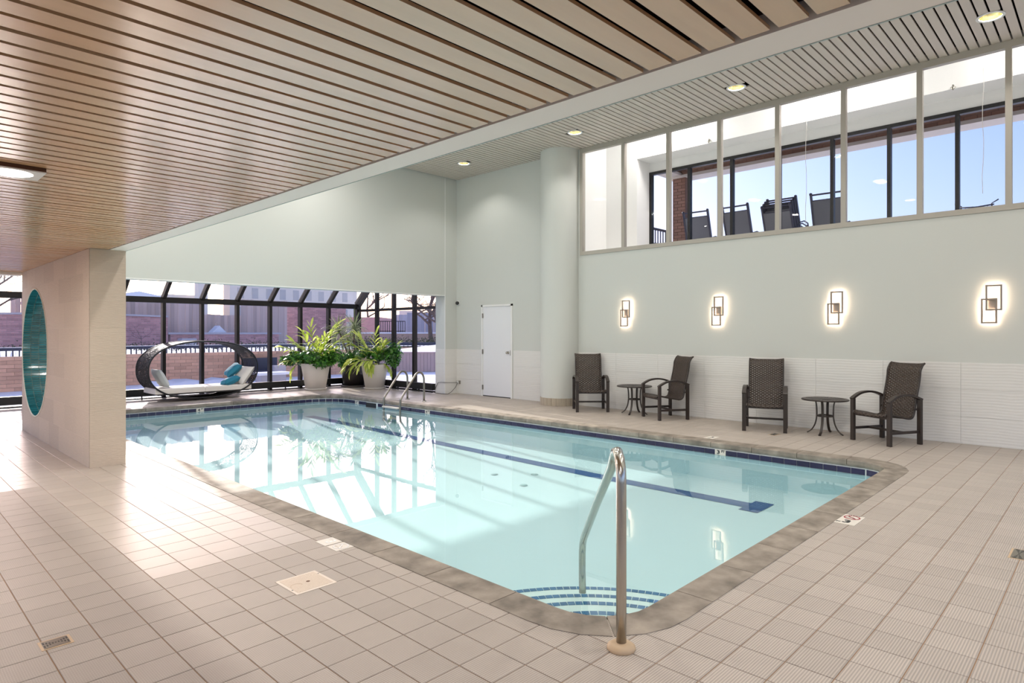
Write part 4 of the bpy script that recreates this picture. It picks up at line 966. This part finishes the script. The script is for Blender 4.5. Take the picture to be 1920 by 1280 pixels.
cushion('throw_pillow', (6.05, 14.92, 0.385), 0.40, 0.28, 0.17, (R(-8), R(-20), R(10)), M_tealf, 'lower teal pillow lying on the seat cushion')

# ------------------------------------------------------------------ PLANTS
def blade_mesh(L, w, droop, m, segs=7, fold=0.25):
    b = MB()
    for i in range(segs+1):
        t = i/segs; ang = -droop*t; x = L*(math.sin(droop*t)/droop if droop else t); z = -L*(1-math.cos(droop*t))/droop if droop else 0
        ww = w*(math.sin(PI*min(1, t*0.93+0.07))**0.7)*(1 if t < 1 else 0)+0.0008
        b.v += [(x, -ww/2, z+fold*ww/2), (x, 0, z), (x, ww/2, z+fold*ww/2)]
    for i in range(segs):
        for j in range(2): b.f.append((i*3+j, (i+1)*3+j, (i+1)*3+j+1, i*3+j+1)); b.sm.append(True)
    return b.mesh('leaf', m)
BL = [blade_mesh(1, 0.21, d, M_leafy) for d in (0.25, 0.7, 1.2)]
BD = [blade_mesh(1, 0.035, d, M_leafd, fold=0.4) for d in (0.5, 1.1, 1.7)]
def place_leaf(parent, me, base, d, roll, L, wf=1.0):
    d = Vector(d).normalized(); up = Vector((0, 0, 1)); y = up.cross(d)
    if y.length < 0.05: y = Vector((1, 0, 0))
    y.normalize(); z = d.cross(y)
    M = Matrix((d, y, z)).transposed().to_4x4() @ Matrix.Rotation(roll, 4, 'X')
    o = link('leaf', me, parent); o.matrix_local = Matrix.Translation(base) @ M @ Matrix.Diagonal((L, L*wf, L, 1)); return o
def ginger_frond(parent, rnd, base, az, el, length, droop, nl, L):
    P = []; p = Vector(base); e = el
    for i in range(9):
        P.append(p.copy()); p = p+Vector((math.cos(az)*math.cos(e), math.sin(az)*math.cos(e), math.sin(e)))*(length/8); e -= droop/8
    MB().tube(P, 0.008, 5, r2=0.003).build('stem', M_stem, parent)
    for i in range(nl):
        t = 0.3+0.7*i/(nl-1); k = t*8; a = int(min(7, k)); q = P[a].lerp(P[a+1], k-a); tang = (P[a+1]-P[a]).normalized()
        side = -1 if i % 2 else 1; lat = tang.cross(Vector((0, 0, 1)))
        if lat.length < 0.1: lat = Vector((math.cos(az+PI/2), math.sin(az+PI/2), 0))
        lat.normalize(); d = tang*(0.75+0.5*t)+lat*side*(1.0-0.65*t)+Vector((0, 0, rnd.uniform(-0.1, 0.25)))
        place_leaf(parent, BL[rnd.randrange(3)], q, d, rnd.uniform(-0.5, 0.5), L*rnd.uniform(0.8, 1.15)*(1-0.15*t))
def foliage(parent, rnd, blobs, n, size, m=M_leafs):
    b = MB()
    for (c, r, wgt) in blobs:
        for i in range(int(n*wgt)):
            v = Vector((rnd.gauss(0, 1), rnd.gauss(0, 1), rnd.gauss(0, 1))).normalized()*(rnd.random()**0.4)
            p = Vector(c)+Vector((v.x*r[0], v.y*r[1], v.z*r[2])); n0 = (v+Vector((rnd.uniform(-.6, .6), rnd.uniform(-.6, .6), rnd.uniform(0, 1)))).normalized()
            t = n0.cross(Vector((rnd.uniform(-1, 1), rnd.uniform(-1, 1), rnd.uniform(-1, 1)))).normalized(); s = n0.cross(t)
            for a in range(4):
                aa = (a-1.5)*0.75; dd = t*math.cos(aa)+s*math.sin(aa)-n0*0.25; ss = dd.cross(n0).normalized(); L = size*rnd.uniform(0.7, 1.2)
                b.quad([p+dd*0.01, p+dd*L*0.55+ss*L*0.2, p+dd*L, p+dd*L*0.55-ss*L*0.2])
    tag(b.build('small_foliage', m, parent), kind='stuff')
def pot(parent, rt, rb, h, m, sr, sm):
    MB().lathe([(rb*0.2, 0.03), (rb, 0.03), (rb+(rt-rb)*0.80, h*0.80), (rt-0.02, h*0.82), (rt, h*0.98), (rt, h), (rt-0.03, h), (rt-0.045, h*0.9), (0, h*0.9)], (0, 0), 40).build('pot', m, parent)
    MB().lathe([(0, 0.0), (sr-0.03, 0.0), (sr, 0.045), (sr-0.02, 0.05), (rb*0.9, 0.03)], (0, 0), 40).build('saucer', sm, parent)
    MB().lathe([(0, h*0.905), (rt-0.05, h*0.905)], (0, 0), 24).build('soil', M_soil, parent)
rnd = random.Random(11)
towards = math.atan2(-0.69, -0.72); LEFT = math.atan2(0.7218, -0.6921); RIGHT = LEFT+PI
p1 = empty('potted_ginger_plant', (8.42, 15.28, 0)); tag(p1, 'bushy yellow green potted plant in a large white pot right of the daybed', 'potted plant')
pot(p1, 0.375, 0.255, 0.70, M_pot, 0.30, M_pot)
lx = Vector((-RT.x, -RT.y))                        # towards the picture's left
def P3(side, front, z): return (-RT.x*side-F.x*front, -RT.y*side-F.y*front, z)
foliage(p1, rnd, [(P3(0.45, 0.05, 0.86), (0.34, 0.3, 0.20), 0.8), (P3(0.0, 0.15, 0.88), (0.46, 0.36, 0.22), 1.1), (P3(-0.45, 0.0, 0.92), (0.32, 0.3, 0.22), 0.9), (P3(0.75, 0.0, 0.80), (0.2, 0.2, 0.13), 0.4), (P3(-0.3, 0.3, 0.74), (0.34, 0.2, 0.16), 0.4)], 210, 0.105)
for (az, el, L_, dr_, nl, ll_) in ((LEFT+0.05, 1.0, 0.8, 0.3, 13, 0.36), (towards+0.5, 1.1, 0.8, 0.3, 13, 0.36), (RIGHT-0.25, 1.2, 1.15, 0.3, 14, 0.38), (towards-0.4, 1.2, 0.95, 0.25, 13, 0.38), (LEFT+0.1, 0.75, 0.95, 0.5, 15, 0.36), (LEFT-0.3, 1.0, 0.75, 0.4, 10, 0.30), (LEFT+0.5, 0.5, 0.8, 0.9, 10, 0.3), (towards, 1.35, 1.05, 0.2, 12, 0.36), (RIGHT, 1.3, 1.1, 0.3, 12, 0.36), (RIGHT+0.2, 1.05, 1.05, 0.5, 14, 0.36), (RIGHT-0.5, 0.85, 0.85, 0.6, 12, 0.32), (LEFT+2.4, 1.2, 0.9, 0.3, 10, 0.3)):
    ginger_frond(p1, rnd, (0.05*math.cos(az), 0.05*math.sin(az), 0.66), az, el, L_, dr_, nl, ll_)
ginger_frond(p1, rnd, P3(0.25, 0.15, 0.72), LEFT+0.3, -0.1, 0.5, 1.5, 9, 0.26)
p2 = empty('potted_dracaena', (9.66, 15.42, 0)); tag(p2, 'spiky dracaena in a black pot between the two white pots', 'potted plant')
pot(p2, 0.36, 0.28, 0.62, M_potd, 0.36, mat('dark saucer', rgb(96, 88, 82), 0.5))
for (s_, z_, k_) in ((0.42, 1.58, 110), (-0.02, 1.66, 125), (0.15, 1.25, 60)):
    hx = P3(s_, 0.0, z_); MB().tube([(0, 0, 0.58), (hx[0]*0.5, hx[1]*0.5, z_*0.65), hx], 0.022, 7).build('trunk', M_bark, p2)
    for i in range(k_):
        az = rnd.uniform(0, 2*PI); el = rnd.choice((rnd.uniform(0.7, 1.45), rnd.uniform(-0.3, 0.9), rnd.uniform(-0.6, 0.5)))
        place_leaf(p2, BD[0 if el > 0.9 else rnd.choice((1, 2))], Vector(hx)+Vector((0, 0, rnd.uniform(-0.12, 0.04))), (math.cos(az)*math.cos(el), math.sin(az)*math.cos(el), math.sin(el)), rnd.uniform(-0.4, 0.4), rnd.uniform(0.4, 0.62))
foliage(p2, rnd, [(P3(0.22, 0.2, 0.72), (0.24, 0.2, 0.2), 1), (P3(0.0, 0.1, 0.85), (0.3, 0.25, 0.2), 1)], 150, 0.09)
p3 = empty('potted_ginger_plant', (9.68, 14.42, 0)); tag(p3, 'arching variegated potted plant in the white pot beside the ladder', 'potted plant')
pot(p3, 0.355, 0.25, 0.66, M_pot, 0.30, M_pot)
foliage(p3, rnd, [(P3(-0.52, 0.1, 0.92), (0.26, 0.22, 0.34), 1.3), (P3(-0.1, 0.0, 0.95), (0.32, 0.3, 0.22), 1.0), (P3(0.3, -0.1, 0.95), (0.22, 0.2, 0.15), 0.3)], 240, 0.10)
for (az, el, L_, dr_, nl, ll_) in ((LEFT-0.2, 1.25, 0.85, 0.3, 14, 0.36), (towards+0.8, 1.15, 0.75, 0.4, 13, 0.34), (LEFT+0.6, 0.7, 0.7, 2.0, 14, 0.32), (towards-0.1, 0.9, 0.6, 2.1, 13, 0.3), (LEFT, 1.05, 0.8, 0.5, 14, 0.36), (towards+0.3, 1.4, 0.85, 0.2, 12, 0.34), (LEFT+0.4, 0.75, 0.75, 1.7, 12, 0.32), (LEFT+0.15, 0.9, 0.9, 2.2, 14, 0.32), (towards, 0.5, 0.55, 1.9, 12, 0.28), (RIGHT-0.3, 0.4, 0.5, 1.8, 11, 0.26), (RIGHT, 1.0, 0.75, 0.4, 11, 0.3), (LEFT+2.2, 1.2, 0.7, 0.4, 9, 0.3), (towards-0.5, 0.75, 0.65, 1.9, 12, 0.28)):
    ginger_frond(p3, rnd, (0.08*math.cos(az), 0.08*math.sin(az), 0.64), az, el, L_, dr_, nl, ll_)

# ------------------------------------------------------------------ OUTDOORS
# snow ground and terraces
def heap(x0, x1, y0, y1, z, amp, nx, ny, seed, skirt=0.1):
    r = random.Random(seed); b = MB(); b.v = []
    for j in range(ny+1):
        for i in range(nx+1):
            e_ = 1 if 0 < i < nx and 0 < j < ny else 0
            b.v.append((x0+(x1-x0)*i/nx, y0+(y1-y0)*j/ny, z+(r.uniform(0.3, 1)*amp*e_ if amp else 0)))
    for j in range(ny):
        for i in range(nx): b.f.append((j*(nx+1)+i, j*(nx+1)+i+1, (j+1)*(nx+1)+i+1, (j+1)*(nx+1)+i)); b.sm.append(True)
    return b
g = MB().quad([(-40, 16.12, -0.06), (70, 16.12, -0.06), (70, 90, -0.06), (-40, 90, -0.06)]).quad([(XW+0.21, -20, -0.06), (70, -20, -0.06), (70, 16.12, -0.06), (XW+0.21, 16.12, -0.06)])
struct('snow_ground', g, M_snow, 'snow covered ground outside')
tag(heap(5.6, 8.6, 19.6, 21.2, -0.07, 0.17, 8, 4, 5).build('snow_bank', M_snow), 'drifted snow bank at the foot of the tan brick wall left of the bench', 'snow')
bw = empty('brick_planter_wall', (0, 0, 0)); tag(bw, 'tan brick retaining wall topped by a dark rail beyond the greenhouse', 'wall')
brick_wall((-4.0, 21.3), (1, 0), 17.6, -0.06, 0.87, 0.33, 0.103, 0.11, (M_brick, M_brick_i), M_mortar, 'wall_core', bw, indiv=lambda x: (9.3 < x < 16.4) or (6.3 < x < 7.4))
rl = empty('garden_railing', (0, 0, 0)); tag(rl, 'blue black rail with short balusters and snow on the tan brick wall', 'railing')
MB().box(-4.0, 13.6, 21.22, 21.34, 1.02, 1.10).build('top_rail', M_rail, rl); MB().box(-4, 13.6, 21.23, 21.33, 1.10, 1.115).build('snow_cap', M_snow, rl)
bme = MB().box(-0.014, 0.014, -0.02, 0.02, 0, 0.15).mesh('baluster', M_rail)
for i in range(125): link('baluster', bme, rl, (-3.95+0.14*i, 21.28, 0.87))
struct('terrace_snow', heap(-4, 14.3, 21.4, 31.0, 0.84, 0.16, 50, 22, 9), M_snow, 'snowy planting terrace behind the rail')
r8 = random.Random(8); hb = MB()
for i in range(7000):
    x = r8.uniform(2.0, 15.5); y = r8.uniform(21.9, 24.5); z = 0.84+abs(r8.gauss(0, 0.13))
    d = Vector((r8.uniform(-1, 1), r8.uniform(-1, 1), r8.uniform(0, 1))).normalized()*0.08; s = Vector((d.y, -d.x, 0.3)).normalized()*0.022; p = Vector((x, y, z)); hb.quad([p-s, p+s, p+d])
tag(hb.build('juniper_hedge', M_hedge), 'low dark juniper shrubs in snow behind the rail', 'shrub', kind='stuff')
rw_ = empty('red_brick_wall', (0, 0, 0)); tag(rw_, 'curved top reddish brick garden wall seen through the first greenhouse bay', 'wall')
brick_wall((3.2, 28.0), (1, 0), 5.6, 0.8, 2.16, 0.22, 0.075, 0.15, (M_rbrick, M_rbrick), M_rmortar, 'wall_core', rw_)
MB().sweep([(3.2+5.6*i/12, 28.0, 2.16+0.05*math.sin(PI*i/12)) for i in range(13)], [(-0.2, -0.03), (0.2, -0.03), (0.2, 0.04), (-0.2, 0.04)], smooth=False).build('cap_stone', M_stone, rw_)
lw = empty('low_brick_wall', (0, 0, 0)); tag(lw, 'low red brick wall with a pale cap in front of the board fence', 'wall')
brick_wall((8.9, 28.0), (1, 0), 4.6, 0.8, 1.44, 0.22, 0.075, 0.15, (M_rbrick, M_rbrick), M_rmortar, 'wall_core', lw)
MB().box(8.8, 13.6, 27.8, 28.25, 1.44, 1.52).build('cap_stone', M_stone, lw)
fe = empty('board_fence', (0, 0, 0)); tag(fe, 'tall weathered vertical board fence behind the low brick wall', 'fence')
fme = MB().box(-0.072, 0.072, -0.015, 0.015, 0, 1).mesh('fence_board', M_fence)
x = 4.0; i = 0
while x < 14.6:
    h = 2.05 if x < 10.75 else (1.42 if x < 12.35 else 2.15)
    link('fence_board', fme, fe, (x, 29.2+(0.012 if i % 2 else 0), 0.9), None, (1, 1, h+r8.uniform(-0.02, 0.02))); x += 0.15; i += 1
MB().box(4, 10.7, 29.22, 29.28, 2.55, 2.65).box(10.7, 14.6, 29.22, 29.28, 1.2, 1.3).build('fence_rail', M_fence, fe)
for (x, y, s, lab) in ((9.3, 27.3, 0.24, 'grey stone post block in front of the low red wall'),):
    tag(MB().cbox(x-s, x+s*1.4, y-s, y+s, 0.85, 1.28, 0.02).build('stone_block', M_stone), lab, 'block')
for (x, lab) in ((10.9, 'small white peaked bird house on the low red wall'),):
    bh_ = MB(); bh_.v = [(x-0.3, 28.0, 1.52), (x+0.3, 28.0, 1.52), (x, 28.0, 1.82), (x-0.3, 28.5, 1.52), (x+0.3, 28.5, 1.52), (x, 28.5, 1.82)]; bh_.f = [(0, 1, 2), (5, 4, 3), (0, 2, 5, 3), (1, 4, 5, 2), (0, 3, 4, 1)]; bh_.sm = [False]*5
    tag(bh_.build('peaked_cover', M_roofsnow), lab, 'cover')
# benches
bn = empty('garden_bench', (11.2, 20.7, -0.06)); tag(bn, 'dark blue bench back against the tan brick wall', 'bench')
MB().box(-0.9, 0.3, 0.25, 0.32, 0.30, 0.72).build('backrest', M_rail, bn); MB().box(-0.9, 0.3, -0.2, 0.3, 0.26, 0.32).build('seat', M_rail, bn)
for x in (-0.85, 0.25): MB().box(x-0.03, x+0.03, -0.18, 0.28, 0, 0.26).build('leg', M_rail, bn)
bn.location = (9.75, 20.6, -0.06)
tb_ = empty('snowy_garden_table', (8.6, 19.1, -0.06)); tag(tb_, 'low snow covered table in front of the dark bench', 'table')
MB().box(-0.1, 0.9, -0.3, 0.3, 0.26, 0.34).build('top', M_snow, tb_); MB().box(0.0, 0.8, -0.2, 0.2, 0.0, 0.26).build('base', M_stone, tb_)
tag(MB().cbox(-0.2, 0.2, -0.2, 0.2, -0.06, 0.42, 0.01).xf(Matrix.Translation((9.72, 20.15, 0))).build('cube_planter', M_stone), 'square grey stone cube on the snow left of the white pot', 'planter')
# brick house and far buildings
def house(name, x0, x1, y0, z1, m, lab, wins=(), roof=None, ang=0, origin=(0, 0), depth=6, mw=M_farw):
    e = empty(name, (origin[0], origin[1], 0), ang); tag(e, lab, 'building', 'buildings beyond the garden')
    MB().box(x0, x1, y0, y0+depth, 0, z1).build('wall', m, e)
    if roof:
        b = MB(); xm = (x0+x1)/2; b.v = [(x0-0.2, y0-0.2, z1), (x1+0.2, y0-0.2, z1), (xm, y0-0.2, z1+roof), (x0-0.2, y0+depth, z1), (x1+0.2, y0+depth, z1), (xm, y0+depth, z1+roof)]; b.f = [(0, 1, 2), (5, 4, 3), (0, 2, 5, 3), (1, 4, 5, 2)]; b.sm = [False]*4; b.build('roof', M_roofsnow, e)
    for (wx, wz, ww, wh) in wins: MB().box(wx, wx+ww, y0-0.03, y0+0.02, wz, wz+wh).build('window', mw, e)
    return e
bh = empty('brick_house', (0, 0, 0)); tag(bh, 'reddish brick house wall rising behind the potted plants', 'building', 'buildings beyond the garden')
brick_wall((14.4, 30.6), (1, 0), 4.2, -0.06, 3.0, 0.22, 0.075, 0.15, (M_rbrick, M_rbrick), M_rmortar, 'wall', bh)
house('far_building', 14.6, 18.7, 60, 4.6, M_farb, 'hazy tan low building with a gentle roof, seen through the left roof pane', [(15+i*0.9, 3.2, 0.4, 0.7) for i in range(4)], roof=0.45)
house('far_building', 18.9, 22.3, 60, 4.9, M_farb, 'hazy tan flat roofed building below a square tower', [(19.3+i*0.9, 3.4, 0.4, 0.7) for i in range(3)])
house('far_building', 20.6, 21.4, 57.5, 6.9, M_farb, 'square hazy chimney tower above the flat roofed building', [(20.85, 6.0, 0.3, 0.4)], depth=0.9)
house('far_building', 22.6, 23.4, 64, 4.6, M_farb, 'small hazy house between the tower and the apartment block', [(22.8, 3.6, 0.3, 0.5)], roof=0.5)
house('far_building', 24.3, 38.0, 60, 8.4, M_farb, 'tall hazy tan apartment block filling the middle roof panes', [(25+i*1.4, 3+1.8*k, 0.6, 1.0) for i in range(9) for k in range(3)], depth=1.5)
# right-hand garden seen through the end wall; axis frame turned 45 degrees
def V(d, l, z=0): return (F.x*d+RT.x*l, F.y*d+RT.y*l, z)
VA = math.atan2(RT.y, RT.x)                        # local x = RT, local y = F
pl = empty('raised_wood_planter', (0, 0, 0), VA); tag(pl, 'raised planter of vertical pinkish boards filled with snow', 'planter')
b = MB(); x = -6.2
while x < -2.6: b.box(x+0.004, x+0.136, 25.3, 25.34, -0.05, 0.70); x += 0.14
tag(b.build('planter_boards', M_pfence, pl), kind='stuff'); MB().box(-6.2, -2.6, 25.34, 25.4, -0.05, 0.68).build('liner', M_rail, pl); MB().box(-6.25, -2.55, 25.26, 25.44, 0.70, 0.74).build('cap', M_pfence, pl)
sb = MB(); sb.v = [(-6.2, 25.4, 0.66), (-2.6, 25.4, 0.74), (-2.6, 31, 1.05), (-6.2, 31, 0.62)]; sb.f = [(0, 1, 2, 3)]; sb.sm = [False]; sb.build('snow_fill', M_snow, pl)
b2 = empty('far_brick_kerb', (0, 0, 0), VA); tag(b2, 'low pinkish brick kerb wall with a dark rail behind the wood planter', 'wall')
MB().box(-9.5, 0, 31.5, 31.8, 0.0, 0.78).build('kerb', M_brick, b2); MB().box(-9.5, 0, 31.45, 31.6, 0.88, 1.04).build('rail', M_rail, b2)
bme2 = MB().box(-0.014, 0.014, -0.014, 0.014, 0, 0.12).mesh('baluster', M_rail)
for i in range(46): link('baluster', bme2, b2, (-9.4+0.2*i, 31.5, 0.77))
hb = MB()
for i in range(3000):
    p = Vector((r8.uniform(-10, 0), r8.uniform(32, 35), 0.9+abs(r8.gauss(0, 0.16)))); d = Vector((r8.uniform(-1, 1), r8.uniform(-1, 1), r8.uniform(0, 1))).normalized()*0.10; s = Vector((d.y, -d.x, 0.3)).normalized()*0.028; hb.quad([p-s, p+s, p+d])
o = hb.build('juniper_hedge', M_hedge); o.rotation_euler = (0, 0, VA); tag(o, 'dark low shrubs behind the far rail on the right', 'shrub', kind='stuff')
struct('upper_terrace', MB().quad([V(31.8, -12, 0.84), V(31.8, 4, 0.84), V(60, 8, 0.84), V(60, -22, 0.84)]), M_snow, 'snowy upper terrace on the right')
rt_ = empty('terrace_wall', (0, 0, 0), VA); tag(rt_, 'long pale capped retaining wall below the black picket fence', 'wall')
MB().box(-10.2, 1, 36.0, 36.3, 0.8, 1.46).build('wall', M_mortar, rt_); MB().box(-10.2, 1, 35.95, 36.35, 1.46, 1.54).build('cap', M_snow, rt_)
pf = empty('picket_fence', (0, 0, 0), VA); tag(pf, 'black metal picket fence on the far retaining wall', 'fence')
MB().box(-7.9, -6.2, 36.6, 36.64, 2.16, 2.2).box(-7.9, -6.2, 36.6, 36.64, 1.58, 1.62).build('rails', M_black, pf)
pme = MB().box(-0.015, 0.015, -0.015, 0.015, 0, 0.66).mesh('picket', M_black)
for i in range(14): link('picket', pme, pf, (-7.88+0.128*i, 36.62, 1.54))
gf = empty('grey_board_fence', (0, 0, 0), VA); tag(gf, 'tall pale grey board fence at the right of the end window', 'fence')
fme2 = MB().box(-0.13, 0.13, -0.02, 0.02, 0, 1).mesh('fence_board', mat('pale grey board', rgb(176, 176, 190), 0.8, var=0.1, noise=0.08, nscale=2))
for i in range(16): link('fence_board', fme2, gf, (-7.0+0.27*i, 38.0, 0.9), None, (1, 1, (1.7 if i < 3 else 1.82)))
house('far_building', -11.2, -8.4, 40, 2.5, M_rbrick, 'low red brick outbuilding at the left of the end window', [(-10.5, 1.5, 0.5, 0.7)], ang=VA)
house('far_building', -8.6, -7.6, 48, 3.2, M_farb, 'narrow tan gable behind the black picket fence', [(-8.3, 2.2, 0.4, 0.5)], ang=VA)
# bare trees
def tree(base, h, lab, seed, r0=0.12, spread=0.6, lean=(0, 0), depth=4):
    r = random.Random(seed); e = empty('bare_tree', base); tag(e, lab, 'tree', 'bare winter trees outside')
    tr = MB(); br = MB()
    def grow(p, d, L, rad, k):
        n = 4; P = [p]
        for i in range(n): d = (d+Vector((r.uniform(-1, 1), r.uniform(-1, 1), r.uniform(-0.3, 0.5)))*0.16).normalized(); p = p+d*(L/n); P.append(p)
        (tr if k == 0 else br).tube(P, rad, 5 if k < 2 else 3, r2=rad*0.6)
        if k >= depth: return
        for i in range(3 if k else 4):
            q = P[r.randint(2, 4)]; a = Vector((r.uniform(-1, 1), r.uniform(-1, 1), r.uniform(-0.1, 0.7))).normalized()
            grow(q, (d*(1-spread)+a*spread).normalized(), L*r.uniform(0.55, 0.8), rad*0.55, k+1)
    grow(Vector((0, 0, 0)), Vector((lean[0], lean[1], 1)).normalized(), h*0.42, r0, 0)
    tr.build('trunk', M_bark, e); br.build('branches', M_bark, e); return e
tree(V(34.5, -4.4, 0.85), 5.2, 'thick bare tree trunk forking at the right of the end window', 21, 0.14, 0.7)
tree(V(33.5, -3.2, 0.85), 4.5, 'bare tree at the very right behind the grey fence', 33, 0.12, 0.7, lean=(-0.5, 0.5))
tree(V(42, -9.6, 0.85), 5.5, 'slim bare tree above the red brick outbuilding', 5, 0.1, 0.6)
tree((2.2, 24.6, 0.85), 5.2, 'bare branching tree outside the far left glass', 12, 0.08, 0.7, lean=(0.25, 0))
tree((3.1, 26.4, 0.85), 4.6, 'second bare tree outside the far left glass, farther back', 44, 0.07, 0.7)
tree((7.6, 27.0, 0.85), 1.3, 'thin leafless shrub in front of the reddish brick wall', 71, 0.012, 0.6, depth=3)
